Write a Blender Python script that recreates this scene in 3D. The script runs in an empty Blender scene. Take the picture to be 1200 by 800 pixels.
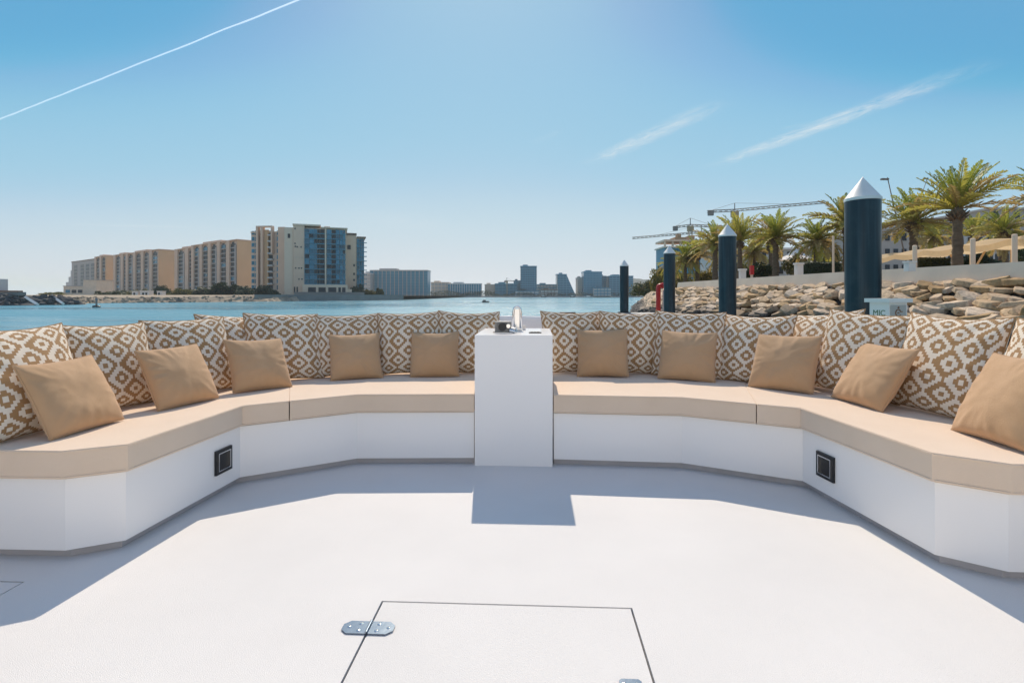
import bpy, bmesh, math, random
from mathutils import Vector, Matrix, noise
R = math.radians
S = bpy.context.scene
COL = S.collection
EYE, F, HY = 1.1, 600.0, 346.0          # eye height above the deck; the lens in pixels of a 1200 wide picture
WATER = -1.2
HAZE = 0.00017
YAW = R(2.67)                            # the boat lies a little turned to the line of sight
CU, SU = math.cos(YAW), math.sin(YAW)
def B(u, v, z=0.0): return Vector((u*CU + v*SU, -u*SU + v*CU, z))
def P(x, y, Y): return Vector(((x-600)*Y/F, Y, EYE-(y-HY)*Y/F))

# ------------------------------------------------------------------ objects
def tag(o, label=None, cat=None, group=None, kind=None):
    for k, v in (('label', label), ('category', cat), ('group', group), ('kind', kind)):
        if v: o[k] = v
    return o
def link(name, data, parent=None):
    o = bpy.data.objects.new(name, data); COL.objects.link(o)
    if parent: o.parent = parent
    return o
def empty(name, loc=(0, 0, 0), rz=0.0):
    o = link(name, None); o.location = loc; o.rotation_euler = (0, 0, rz); o.empty_display_size = .1
    return o
def children(o): return [c for c in COL.objects if c.parent == o]
KIDS = {}
def copy_tree(o, parent=None, kids=None):
    c = o.copy(); COL.objects.link(c)
    if parent: c.parent = parent
    for ch in (KIDS.get(o.name) or children(o)): copy_tree(ch, c)
    return c

class MB:
    def __init__(s): s.bm = bmesh.new(); s.mi = 0
    def faces(s, fs):
        for f in fs: f.material_index = s.mi
    def quad(s, pts):
        f = s.bm.faces.new([s.bm.verts.new(p) for p in pts]); f.material_index = s.mi; return f
    def box(s, x0, x1, y0, y1, z0, z1, M=None):
        vs = [s.bm.verts.new((M @ Vector(p)) if M else p) for p in
              ((x0,y0,z0),(x1,y0,z0),(x1,y1,z0),(x0,y1,z0),(x0,y0,z1),(x1,y0,z1),(x1,y1,z1),(x0,y1,z1))]
        for a in ((3,2,1,0),(4,5,6,7),(0,1,5,4),(1,2,6,5),(2,3,7,6),(3,0,4,7)):
            f = s.bm.faces.new([vs[i] for i in a]); f.material_index = s.mi
    def prism(s, pts, z0, z1):
        a = 0
        for i in range(len(pts)):
            p, q = pts[i], pts[(i+1) % len(pts)]; a += p[0]*q[1]-q[0]*p[1]
        if a < 0: pts = pts[::-1]
        lo = [s.bm.verts.new((p[0], p[1], z0)) for p in pts]; hi = [s.bm.verts.new((p[0], p[1], z1)) for p in pts]
        n = len(pts); fs = [s.bm.faces.new(lo[::-1]), s.bm.faces.new(hi)]
        for i in range(n): fs.append(s.bm.faces.new((lo[i], lo[(i+1) % n], hi[(i+1) % n], hi[i])))
        s.faces(fs); return fs
    def tube(s, pts, r, n=8, cap=True, smooth=True):
        pts = [Vector(p) for p in pts]; rs = r if isinstance(r, (list, tuple)) else [r]*len(pts)
        rings = []; up = None
        for i, p in enumerate(pts):
            d = (pts[min(i+1, len(pts)-1)]-pts[max(i-1, 0)]).normalized()
            if up is None: up = Vector((0, 0, 1)) if abs(d.z) < .9 else Vector((1, 0, 0))
            a = d.cross(up).normalized(); b = a.cross(d).normalized(); up = b
            rings.append([s.bm.verts.new(p+(a*math.cos(2*math.pi*k/n)+b*math.sin(2*math.pi*k/n))*rs[i]) for k in range(n)])
        for i in range(len(rings)-1):
            for k in range(n):
                f = s.bm.faces.new((rings[i][k], rings[i][(k+1) % n], rings[i+1][(k+1) % n], rings[i+1][k])); f.material_index = s.mi; f.smooth = smooth
        if cap:
            for rg in (rings[0], rings[-1]):
                f = s.bm.faces.new(rg); f.material_index = s.mi
    def lathe(s, prof, n=24, c=(0, 0, 0), smooth=True):
        rings = []
        for r, z in prof:
            if r < 1e-6: rings.append([s.bm.verts.new((c[0], c[1], c[2]+z))])
            else: rings.append([s.bm.verts.new((c[0]+r*math.cos(2*math.pi*k/n), c[1]+r*math.sin(2*math.pi*k/n), c[2]+z)) for k in range(n)])
        for a, b in zip(rings, rings[1:]):
            for k in range(n):
                j = (k+1) % n
                if len(a) == 1 and len(b) == 1: continue
                if len(a) == 1: f = s.bm.faces.new((a[0], b[j], b[k]))
                elif len(b) == 1: f = s.bm.faces.new((a[k], a[j], b[0]))
                else: f = s.bm.faces.new((a[k], a[j], b[j], b[k]))
                f.material_index = s.mi; f.smooth = smooth
    def bevel(s, w, seg=2, ang=20):
        es = [e for e in s.bm.edges if len(e.link_faces) == 2 and e.calc_face_angle(0) > R(ang)]
        if es: bmesh.ops.bevel(s.bm, geom=es, offset=w, segments=seg, profile=.5, affect='EDGES', clamp_overlap=True)
    def mesh(s, name, mats):
        bmesh.ops.recalc_face_normals(s.bm, faces=s.bm.faces[:])
        me = bpy.data.meshes.new(name); s.bm.to_mesh(me); s.bm.free()
        for m in (mats if isinstance(mats, (list, tuple)) else [mats]): me.materials.append(m)
        return me
    def build(s, name, mats, parent=None, smooth_angle=None):
        me = s.mesh(name, mats)
        if smooth_angle is not None:
            me.polygons.foreach_set('use_smooth', [True]*len(me.polygons))
            me.set_sharp_from_angle(angle=R(smooth_angle))
        return link(name, me, parent)

# ------------------------------------------------------------------ materials
class NT:
    """tiny node-expression helper"""
    def __init__(s, tree): s.t = tree; s.n = tree.nodes; s.l = tree.links
    def node(s, typ, **kw):
        n = s.n.new(typ)
        for k, v in kw.items(): setattr(n, k, v)
        return n
    def put(s, sock, v):
        if isinstance(v, bpy.types.NodeSocket): s.l.new(v, sock)
        else: sock.default_value = v
    def m(s, op, a, b=0.0, c=None, clamp=False):
        n = s.node('ShaderNodeMath', operation=op, use_clamp=clamp); s.put(n.inputs[0], a); s.put(n.inputs[1], b)
        if c is not None: s.put(n.inputs[2], c)
        return n.outputs[0]
    def mix(s, f, a, b):
        n = s.node('ShaderNodeMix', data_type='RGBA'); s.put(n.inputs[0], f); s.put(n.inputs[6], a); s.put(n.inputs[7], b); return n.outputs[2]
    def noise(s, vec, scale, detail=4, rough=.55, dist=0.0):
        n = s.node('ShaderNodeTexNoise'); n.inputs['Scale'].default_value = scale; n.inputs['Detail'].default_value = detail
        n.inputs['Roughness'].default_value = rough; n.inputs['Distortion'].default_value = dist
        if vec is not None: s.l.new(vec, n.inputs['Vector'])
        return n.outputs['Fac']
    def ramp(s, f, a, b, clamp=True):
        n = s.node('ShaderNodeMapRange', clamp=clamp); s.put(n.inputs[0], f); n.inputs[1].default_value = a; n.inputs[2].default_value = b; return n.outputs[0]
    def scalev(s, vec, sc):
        n = s.node('ShaderNodeMapping'); n.inputs['Scale'].default_value = sc; s.l.new(vec, n.inputs['Vector']); return n.outputs[0]

def c4(c): return (c[0], c[1], c[2], 1.0)
def mat(name, col, rough=.6, metal=0.0, var=0.0, vscale=3.0, col2=None, bump=0.0, bscale=40.0, bdetail=4, spec=.5, coord='Object', obvar=0.0, coat=0.0, sheen=0.0, stretch=None, rvar=0.0, trans=0.0):
    m = bpy.data.materials.new(name); m.use_nodes = True; t = NT(m.node_tree)
    b = m.node_tree.nodes['Principled BSDF']
    b.inputs['Roughness'].default_value = rough; b.inputs['Metallic'].default_value = metal; b.inputs['Specular IOR Level'].default_value = spec
    b.inputs['Coat Weight'].default_value = coat; b.inputs['Sheen Weight'].default_value = sheen
    vec = t.node('ShaderNodeTexCoord').outputs[coord]
    if coord == 'World': pass
    if stretch: vec = t.scalev(vec, stretch)
    colour = c4(col)
    if var or col2:
        f = t.ramp(t.noise(vec, vscale, 5), .3, .7)
        c2 = col2 or tuple(max(0, x*(1-var)) for x in col)
        colour = t.mix(f, c4(col), c4(c2))
    if obvar:
        oi = t.node('ShaderNodeObjectInfo'); h = t.node('ShaderNodeHueSaturation')
        t.put(h.inputs['Value'], t.m('MULTIPLY_ADD', oi.outputs['Random'], 2*obvar, 1-obvar)); t.put(h.inputs['Color'], colour); colour = h.outputs[0]
    t.put(b.inputs['Base Color'], colour)
    if rvar: t.put(b.inputs['Roughness'], t.m('MULTIPLY_ADD', t.noise(vec, vscale*2, 3), rvar, rough-rvar*.5, clamp=True))
    if bump:
        bp = t.node('ShaderNodeBump'); bp.inputs['Strength'].default_value = bump; bp.inputs['Distance'].default_value = .02
        t.put(bp.inputs['Height'], t.noise(vec, bscale, bdetail)); t.l.new(bp.outputs[0], b.inputs['Normal'])
    if trans:
        tr = t.node('ShaderNodeBsdfTranslucent'); t.put(tr.inputs[0], colour); mx = t.node('ShaderNodeMixShader'); mx.inputs[0].default_value = trans
        t.l.new(b.outputs[0], mx.inputs[1]); t.l.new(tr.outputs[0], mx.inputs[2]); t.l.new(mx.outputs[0], m.node_tree.nodes['Material Output'].inputs[0])
    return m

M = {}
M['gel'] = mat('white_gelcoat', (.93,.895,.86),   .22, var=.012, vscale=1.0, bump=.05, bscale=3, spec=.5, rvar=.12)
M['deck'] = mat('white_nonskid', (.775,.76,.745), .62, var=.09, vscale=1.1, bump=.35, bscale=420, bdetail=2, spec=.35)
M['kick'] = mat('grey_kick', (.52,.49,.49), .5, var=.15)
M['gap'] = mat('dark_gap', (.10,.09,.09), .7)
M['gap_soft'] = mat('grey_gap', (.22,.2,.19), .7)
def fabric(name, col, col2):
    m = mat(name, col, .85, col2=col2, vscale=5, spec=.15, sheen=.25); t = NT(m.node_tree); b = m.node_tree.nodes['Principled BSDF']
    uv = t.node('ShaderNodeTexCoord').outputs['Object']
    w = t.m('ADD', t.noise(t.scalev(uv, (900, 160, 900)), 1, 2), t.noise(t.scalev(uv, (160, 900, 160)), 1, 2))
    h = t.m('MULTIPLY_ADD', t.noise(uv, 9, 3, .5, .6), 2.2, t.m('MULTIPLY', w, .5))
    bp = t.node('ShaderNodeBump'); bp.inputs['Strength'].default_value = .35; bp.inputs['Distance'].default_value = .008
    t.put(bp.inputs['Height'], h); t.l.new(bp.outputs[0], b.inputs['Normal'])
    return m
M['linen'] = fabric('tan_linen', (.58,.365,.205), (.54,.33,.175))
M['cream'] = fabric('sand_canvas', (.81,.64,.49), (.78,.61,.46))
M['pipe'] = mat('dark_piping', (.12,.08,.055), .8)

def pattern_mat(name, flip):
    m = bpy.data.materials.new(name); m.use_nodes = True; t = NT(m.node_tree); b = m.node_tree.nodes['Principled BSDF']
    tc = t.node('ShaderNodeTexCoord'); sx = t.node('ShaderNodeSeparateXYZ'); t.l.new(tc.outputs['UV'], sx.inputs[0])
    s = 4.05; n = 12.0                       # diamonds across the cushion, woven steps per diamond
    def q(c):
        k = t.m('MULTIPLY', c, s*n); return t.m('DIVIDE', t.m('ADD', t.m('FLOOR', k), .5), n)
    u, v = q(sx.outputs[0]), q(sx.outputs[1])
    if flip: u, v = v, u
    p, r = t.m('ADD', u, v), t.m('ADD', t.m('SUBTRACT', u, v), 20.0)
    fp, fr = t.m('FLOOR', p), t.m('FLOOR', r)
    a = t.m('ABSOLUTE', t.m('SUBTRACT', t.m('SUBTRACT', p, fp), .5)); c = t.m('ABSOLUTE', t.m('SUBTRACT', t.m('SUBTRACT', r, fr), .5))
    d = t.m('MAXIMUM', a, c)
    par = t.m('PINGPONG', t.m('SUBTRACT', fp, fr), 1.0)
    ring = t.m('MULTIPLY', t.m('GREATER_THAN', d, .13), t.m('LESS_THAN', d, .29))
    w = t.m('ABSOLUTE', t.m('SUBTRACT', ring, par))
    nz = t.noise(tc.outputs['Object'], 6, 3)
    tan = t.mix(nz, (.38,.215,.095,1), (.44,.26,.12,1)); wh = t.mix(nz, (.88,.77,.63,1), (.82,.71,.57,1))
    t.put(b.inputs['Base Color'], t.mix(w, tan, wh))
    b.inputs['Roughness'].default_value = .85; b.inputs['Specular IOR Level'].default_value = .15; b.inputs['Sheen Weight'].default_value = .2
    h = t.m('MULTIPLY_ADD', t.noise(tc.outputs['Object'], 8, 3, .5, .5), 2.0, t.m('MULTIPLY', t.noise(t.scalev(tc.outputs['Object'], (500, 500, 500)), 1, 2), .6))
    bp = t.node('ShaderNodeBump'); bp.inputs['Strength'].default_value = .35; bp.inputs['Distance'].default_value = .008
    t.put(bp.inputs['Height'], h); t.l.new(bp.outputs[0], b.inputs['Normal'])
    return m
M['ikat'] = pattern_mat('woven_diamonds', False)
M['steel'] = mat('polished_steel', (.72,.72,.72), .12, 1.0, bump=.02, bscale=20)
M['galv'] = mat('brushed_steel', (.30,.35,.41), .2, 1.0, bump=.02, bscale=30)
M['black'] = mat('black_plastic', (.012,.012,.013), .35)
M['gunmetal'] = mat('dark_metal', (.22,.21,.20), .28, .9, bump=.4, bscale=60)
M['navy'] = mat('navy_sleeve', (.009,.026,.036), .38, var=.4, vscale=1.2, bump=.12, bscale=3, stretch=(1,1,.25), spec=.4)
def pile_mat():
    m = M['navy']; t = NT(m.node_tree); b = m.node_tree.nodes['Principled BSDF']; v = t.node('ShaderNodeTexCoord').outputs['Object']
    s1 = t.ramp(t.noise(t.scalev(v, (9, 9, .35)), 1, 5, .6), .48, .70); s2 = t.ramp(t.noise(v, 2.2, 5, .65), .50, .72)
    c = t.mix(t.m('MULTIPLY', s1, .75), (.009,.026,.036,1), (.030,.062,.080,1)); c = t.mix(t.m('MULTIPLY', s2, .35), c, (.06,.085,.09,1))
    t.put(b.inputs['Base Color'], c); t.put(b.inputs['Roughness'], t.m('MULTIPLY_ADD', s2, .25, .30))
pile_mat()
M['capw'] = mat('pile_cap_white', (.86,.81,.75), .5, var=.12, vscale=3)
M['dock'] = mat('dock_boards', (.55,.53,.50), .7, var=.2, vscale=2, bump=.2, bscale=15)
M['red'] = mat('red_paint', (.66,.02,.018), .4, var=.15)
M['white'] = mat('white_paint', (.90,.80,.71), .5, var=.08)
M['greyp'] = mat('grey_panel', (.50,.45,.39), .6, var=.1)
M['green'] = mat('green_lettering', (.09,.16,.05), .6)
M['orange'] = mat('rust_lettering', (.28,.12,.05), .6)
M['concrete'] = mat('pale_concrete', (.84,.67,.51), .8, var=.15, vscale=.8, bump=.2, bscale=4)
M['quay'] = mat('quay_concrete', (.26,.25,.23), .85, var=.3, vscale=.2, bump=.3, bscale=1)
M['land'] = mat('sandy_ground', (.42,.33,.23), .9, var=.3, vscale=.15, bump=.3, bscale=1)
M['bank'] = mat('sandy_rock_bank', (.42,.33,.23), .9, col2=(.17,.14,.11), vscale=.22, bump=1.0, bscale=.7)
M['bankdark'] = mat('dark_rock_bank', (.10,.10,.10), .9, col2=(.05,.05,.055), vscale=.3, bump=1.0, bscale=.7)
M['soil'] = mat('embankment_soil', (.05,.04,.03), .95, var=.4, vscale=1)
def rock_mat():
    m = bpy.data.materials.new('tan_rock'); m.use_nodes = True; t = NT(m.node_tree); b = m.node_tree.nodes['Principled BSDF']
    tc = t.node('ShaderNodeTexCoord'); g = t.node('ShaderNodeNewGeometry'); oi = t.node('ShaderNodeObjectInfo')
    n1 = t.noise(g.outputs['Position'], 1.7, 5)
    col = t.mix(t.ramp(n1, .3, .7), (.64,.45,.265,1), (.50,.34,.19,1))
    col = t.mix(t.ramp(t.noise(g.outputs['Position'], 9, 4), .45, .75), col, (.28,.19,.12,1))
    h = t.node('ShaderNodeHueSaturation'); t.put(h.inputs['Value'], t.m('MULTIPLY_ADD', oi.outputs['Random'], .5, .75)); t.put(h.inputs['Saturation'], t.m('MULTIPLY_ADD', oi.outputs['Random'], -.5, 1.2)); t.put(h.inputs['Color'], col)
    sx = t.node('ShaderNodeSeparateXYZ'); t.l.new(g.outputs['Position'], sx.inputs[0])
    z = t.m('ADD', sx.outputs[2], t.m('MULTIPLY', t.noise(g.outputs['Position'], .8, 3), 1.2))
    t.put(b.inputs['Base Color'], t.mix(t.ramp(z, 1.12, .6), h.outputs[0], (.055,.05,.048,1)))   # tide stain
    b.inputs['Roughness'].default_value = .85
    bp = t.node('ShaderNodeBump'); bp.inputs['Strength'].default_value = .7; bp.inputs['Distance'].default_value = .05
    t.put(bp.inputs['Height'], t.noise(g.outputs['Position'], 5, 6, .65)); t.l.new(bp.outputs[0], b.inputs['Normal'])
    return m
M['rock'] = rock_mat()
M['bark'] = mat('palm_bark', (.20,.135,.085), .9, col2=(.10,.07,.045), vscale=3, bump=1.0, bscale=9, stretch=(1,1,3))
M['frond1'] = mat('frond_green', (.34,.37,.06), .5, var=.3, vscale=1.2, trans=.52)
M['frond2'] = mat('frond_olive', (.50,.45,.09), .5, var=.3, vscale=1.2, trans=.52)
M['frond3'] = mat('frond_ochre', (.50,.36,.13), .6, var=.3, vscale=1.2, trans=.45)
M['leaf1'] = mat('leaf_green', (.055,.085,.022), .6, var=.4, vscale=1, trans=.3, obvar=.15)
M['leaf2'] = mat('leaf_olive', (.19,.18,.045), .6, var=.4, vscale=1, trans=.3, obvar=.15)
M['leaf3'] = mat('leaf_yellow', (.36,.27,.06), .6, var=.35, vscale=1, trans=.35)
M['leafd'] = mat('leaf_dark', (.03,.05,.018), .6, var=.4, vscale=1, trans=.2)
M['beige'] = mat('beige_render', (.80,.56,.40), .85, var=.1, vscale=.15)
M['beige2'] = mat('golden_render', (.72,.46,.26), .85, var=.1, vscale=.1)
M['pinkr'] = mat('pink_render', (.72,.54,.42), .85, var=.1, vscale=.15)
M['greyr'] = mat('grey_render', (.50,.46,.42), .85, var=.12, vscale=.15)
M['whiter'] = mat('white_render', (.62,.60,.57), .8, var=.08, vscale=.2)
M['pale'] = mat('pale_trim', (.78,.60,.44), .8)
M['glass'] = mat('dark_glass', (.022,.030,.040), .35, spec=.3, obvar=.35)
M['glassb'] = mat('blue_glass', (.03,.17,.25), .2, spec=.4, obvar=.45)
M['glasst'] = mat('teal_glass', (.025,.17,.25), .3, spec=.3, obvar=.25)
M['slab'] = mat('teal_spandrel', (.05,.24,.33), .5)
M['roofb'] = mat('brown_roof', (.22,.14,.10), .8, var=.2)
M['canopy'] = mat('cream_canopy', (.95,.72,.43), .8, var=.08, trans=.5)
M['craney'] = mat('crane_steel', (.20,.17,.15), .6)
M['craneo'] = mat('crane_ochre', (.40,.26,.14), .6)
M['hill'] = mat('hill_scrub', (.10,.11,.09), .95, var=.3, vscale=.02)

def water_mat():
    m = bpy.data.materials.new('sea_water'); m.use_nodes = True; t = NT(m.node_tree); b = m.node_tree.nodes['Principled BSDF']
    g = t.node('ShaderNodeNewGeometry').outputs['Position']
    t.put(b.inputs['Base Color'], t.mix(t.ramp(t.noise(t.scalev(g, (.02,.05,1)), 1, 3), .35, .65), (.11,.29,.37,1), (.135,.33,.40,1)))
    b.inputs['Roughness'].default_value = .12; b.inputs['IOR'].default_value = 1.33; b.inputs['Specular IOR Level'].default_value = .22
    h = t.m('ADD', t.m('MULTIPLY', t.noise(t.scalev(g, (.10,.22,1)), 1, 3, .5), 2.2), t.m('ADD', t.m('MULTIPLY', t.noise(t.scalev(g, (.55,1.1,1)), 1, 5, .6), 1.0), t.m('MULTIPLY', t.noise(t.scalev(g, (3,4.5,1)), 1, 3), .22)))
    bp = t.node('ShaderNodeBump'); bp.inputs['Strength'].default_value = 1.0; bp.inputs['Distance'].default_value = .36
    t.put(bp.inputs['Height'], h); t.l.new(bp.outputs[0], b.inputs['Normal'])
    # wind patches: smoother and rougher water
    t.put(b.inputs['Roughness'], t.m('MULTIPLY_ADD', t.ramp(t.noise(t.scalev(g, (.012,.05,1)), 1, 4, .6, .4), .38, .62), .28, .06))
    return m
M['water'] = water_mat()

# ------------------------------------------------------------------ camera, sky, sun
cam = bpy.data.cameras.new('camera'); co = link('camera', cam); S.camera = co
co.location = (0, 0, EYE); co.rotation_euler = (R(90), 0, 0)
cam.sensor_width = 36; cam.lens = 18; cam.shift_y = -(400-HY)/1200; cam.clip_start = .05; cam.clip_end = 60000
SUN = Vector((-.045, .836, .84)).normalized()
el = math.asin(SUN.z); az = math.atan2(SUN.x, SUN.y)
sl = bpy.data.lights.new('sun', 'SUN'); sl.energy = 4.2; sl.angle = R(.5); sl.color = (1, .865, .70)
so = link('sun', sl); so.rotation_euler = (-SUN).to_track_quat('-Z', 'Y').to_euler(); so.location = (0, 0, 50)
W = bpy.data.worlds.new('World'); S.world = W; W.use_nodes = True; wt = NT(W.node_tree)
sky = wt.node('ShaderNodeTexSky', sky_type='NISHITA', sun_disc=False, sun_elevation=el, sun_rotation=az)
sky.air_density = 1.0; sky.dust_density = 0.25; sky.ozone_density = 4.0; sky.altitude = 0
bg = W.node_tree.nodes['Background']; SKY_STRENGTH = .12; bg.inputs['Strength'].default_value = SKY_STRENGTH
def cirrus():
    """thin high cloud: streaks laid out on a level cloud sheet, in units of its height"""
    d = wt.node('ShaderNodeTexCoord').outputs['Generated']; sx = wt.node('ShaderNodeSeparateXYZ'); wt.l.new(d, sx.inputs[0])
    z = wt.m('MAXIMUM', sx.outputs[2], .02); px = wt.m('DIVIDE', sx.outputs[0], z); py = wt.m('DIVIDE', sx.outputs[1], z)
    cv = wt.node('ShaderNodeCombineXYZ'); wt.put(cv.inputs[0], px); wt.put(cv.inputs[1], py)
    tot = None
    for (ax, ay, bx, by, w, st) in ((.58,3.95,1.10,2.62,.13,.85), (1.55,4.05,2.06,2.15,.135,1.0), (-1.75,5.9,-1.2,8.3,.8,.22), (-6.5,7.2,-4.2,7.6,.25,.28), (1.62,3.1,1.75,2.95,.05,.25), (.13,3.4,.3,3.1,.05,.2)):
        dx, dy = bx-ax, by-ay; L2 = dx*dx+dy*dy; L = L2**.5
        tt = wt.m('DIVIDE', wt.m('ADD', wt.m('MULTIPLY', wt.m('SUBTRACT', px, ax), dx), wt.m('MULTIPLY', wt.m('SUBTRACT', py, ay), dy)), L2)
        pr = wt.m('DIVIDE', wt.m('ADD', wt.m('MULTIPLY', wt.m('SUBTRACT', px, ax), -dy), wt.m('MULTIPLY', wt.m('SUBTRACT', py, ay), dx)), L*w)
        v = wt.node('ShaderNodeCombineXYZ'); wt.put(v.inputs[0], wt.m('MULTIPLY', tt, 3.2*L)); wt.put(v.inputs[1], wt.m('MULTIPLY', pr, .9))
        n1 = wt.noise(v.outputs[0], 1.6, 8, .68, 1.1)
        edge = wt.m('POWER', wt.m('SUBTRACT', wt.m('SUBTRACT', 1.0, wt.m('MULTIPLY', pr, pr)), 0.0, clamp=True), 1.8)
        ends = wt.m('MULTIPLY', wt.m('MULTIPLY', wt.m('MULTIPLY', tt, wt.m('SUBTRACT', 1.0, tt)), 4.0, clamp=True), edge)
        f = wt.m('MULTIPLY', wt.m('MULTIPLY', wt.ramp(n1, .36, .80), ends), st)
        tot = f if tot is None else wt.m('ADD', tot, f)
    return wt.m('MINIMUM', tot, 1.0)
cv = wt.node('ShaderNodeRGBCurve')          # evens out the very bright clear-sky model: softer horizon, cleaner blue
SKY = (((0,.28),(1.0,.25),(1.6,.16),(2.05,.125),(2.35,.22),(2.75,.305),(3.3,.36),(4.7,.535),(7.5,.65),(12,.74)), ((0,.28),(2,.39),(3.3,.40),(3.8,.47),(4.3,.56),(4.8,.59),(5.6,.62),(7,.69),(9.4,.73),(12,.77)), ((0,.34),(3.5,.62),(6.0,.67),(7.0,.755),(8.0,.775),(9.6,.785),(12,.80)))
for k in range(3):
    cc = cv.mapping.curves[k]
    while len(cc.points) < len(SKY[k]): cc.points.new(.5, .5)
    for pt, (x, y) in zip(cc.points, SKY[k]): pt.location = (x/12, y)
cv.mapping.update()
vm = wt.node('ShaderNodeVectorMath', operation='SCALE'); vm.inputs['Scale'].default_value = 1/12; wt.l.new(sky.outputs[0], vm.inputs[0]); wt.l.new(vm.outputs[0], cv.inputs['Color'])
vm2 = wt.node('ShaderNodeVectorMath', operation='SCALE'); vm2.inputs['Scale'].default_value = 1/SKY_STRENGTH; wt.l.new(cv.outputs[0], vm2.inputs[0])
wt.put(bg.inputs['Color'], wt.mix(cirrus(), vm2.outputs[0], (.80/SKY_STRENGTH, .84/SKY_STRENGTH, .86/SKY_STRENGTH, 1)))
vs = S.view_settings; vs.view_transform = 'Standard'; vs.look = 'None'; vs.gamma = 1; vs.exposure = 0.0; vs.use_curve_mapping = False
S.cycles.use_denoising = True; S.cycles.max_bounces = 8; S.cycles.volume_bounces = 1; S.cycles.transparent_max_bounces = 12
S.cycles.caustics_reflective = False; S.cycles.caustics_refractive = False

# ------------------------------------------------------------------ the boat
LF = [(-.247,3.315), (-1.0,3.305), (-1.563,2.967), (-1.65,2.2), (-1.85,2.103), (-2.62,2.135)]     # front edge of the seat, left
RF = [(.268,3.29), (1.067,3.215), (1.638,2.907), (1.706,2.08), (1.895,1.94), (2.60,1.905)]        # and right
LB = [(-.30,4.52), (-1.25,4.50), (-2.05,4.10), (-2.45,3.45), (-2.58,2.6), (-2.64,2.36)]
RB = [(.36,4.50), (1.30,4.40), (2.15,3.95), (2.50,3.30), (2.58,2.5), (2.63,2.15)]
def inset(path, d):
    """moves a polyline sideways (towards the hull for +d)"""
    out = []
    for i, p in enumerate(path):
        a, b = Vector(path[max(i-1, 0)]), Vector(path[min(i+1, len(path)-1)])
        ns = []
        for q, r in ((path[max(i-1,0)], p), (p, path[min(i+1,len(path)-1)])):
            t = Vector(r)-Vector(q)
            if t.length > 1e-6: t.normalize(); ns.append(Vector((-t.y, t.x)))
        n = sum(ns, Vector((0, 0))); n = n/n.length; k = 1/max(.4, n.dot(ns[0]))
        out.append((p[0]+n.x*d*k, p[1]+n.y*d*k))
    return out
uv_boat = lambda p: B(p[0], p[1])
# deck with two hatch openings
HA = (-.548, .332, .90, 1.816); HB = (-2.62, -1.97, 1.10, 1.874); g = .007
us = sorted({-2.8, 2.75, HA[0]-g, HA[1]+g, HB[0]-g, HB[1]+g}); vs_ = sorted({-5.2, 4.6, HA[2]-g, HA[3]+g, HB[2]-g, HB[3]+g})
mb = MB(); grid = {(i, j): mb.bm.verts.new(B(u, v)) for i, u in enumerate(us) for j, v in enumerate(vs_)}
for i in range(len(us)-1):
    for j in range(len(vs_)-1):
        cu, cv = (us[i]+us[i+1])/2, (vs_[j]+vs_[j+1])/2
        if any(h[0]-g < cu < h[1]+g and h[2]-g < cv < h[3]+g for h in (HA, HB)): continue
        mb.bm.faces.new((grid[i,j], grid[i+1,j], grid[i+1,j+1], grid[i,j+1]))
ex = bmesh.ops.extrude_face_region(mb.bm, geom=mb.bm.faces[:])
for v in [e for e in ex['geom'] if isinstance(e, bmesh.types.BMVert)]: v.co.z -= .03
for v in [v for v in mb.bm.verts if not v.link_faces]: mb.bm.verts.remove(v)
tag(mb.build('deck', M['deck']), kind='structure')
def hatch(h, label):
    root = empty('deck_hatch', B((h[0]+h[1])/2, (h[2]+h[3])/2, 0), -YAW); w, d = (h[1]-h[0])/2, (h[3]-h[2])/2
    tag(root, label, 'hatch')
    l = MB(); l.box(-w, w, -d, d, -.024, -.0005); l.bevel(.003, 2); l.build('lid', M['deck'], root, 30)
    f = MB(); f.box(-w-.05, w+.05, -d-.05, d+.05, -.06, -.033); f.build('gutter', M['gap_soft'], root)
    return root
ha = hatch(HA, 'large white square hatch with steel hinge set flush in the deck floor')
hatch(HB, 'small flush white hatch in the shadow beside the left bench end')
def hinge(parent, x, y, rz=0.0, plates=((-1, .088), (1, .084)), wid=.062):
    h = MB(); h.tube([(0, -wid/2, .006), (0, wid/2, .006)], .0055, 10)
    o = h.build('hinge', M['galv'], parent, 40); o.location = (x, y, 0); o.rotation_euler = (0, 0, rz)
    for s, L in plates:
        lf = MB(); pts = [(s*.004, -wid/2), (s*(L-.02), -wid/2), (s*L, -wid/2+.018), (s*L, wid/2-.018), (s*(L-.02), wid/2), (s*.004, wid/2)]
        lf.prism(pts, .0008, .005); lf.bevel(.0015, 2); lf.build('leaf_plate', M['galv'], o, 40)
        for k, (a, b) in enumerate(((.03, -.017), (.03, .017), (.066, 0))):
            sc = MB(); sc.lathe([(.0075, .0052), (.006, .0068), (.0025, .0072), (0, .0064)], 12, (s*a, b, 0)); sc.build('screw', M['steel'], o)
    return o
hinge(ha, HA[0]-(HA[0]+HA[1])/2-.003, 1.668-(HA[2]+HA[3])/2)
pl = MB(); pl.prism([(-.032,-.05), (.032,-.05), (.032,.04), (.024,.048), (-.024,.048), (-.032,.04)], .0008, .005); pl.bevel(.0015, 2)
lo = pl.build('latch_plate', M['galv'], ha, 40); lo.location = (.268-(HA[0]+HA[1])/2, 1.43-(HA[2]+HA[3])/2, 0)
for a, b in ((-.02, .03), (.02, .03), (-.02, -.03), (.02, -.03)):
    sc = MB(); sc.lathe([(.0065, .0052), (.005, .0066), (.002, .007), (0, .0063)], 12, (a, b, 0)); sc.build('screw', M['steel'], lo)

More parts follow.
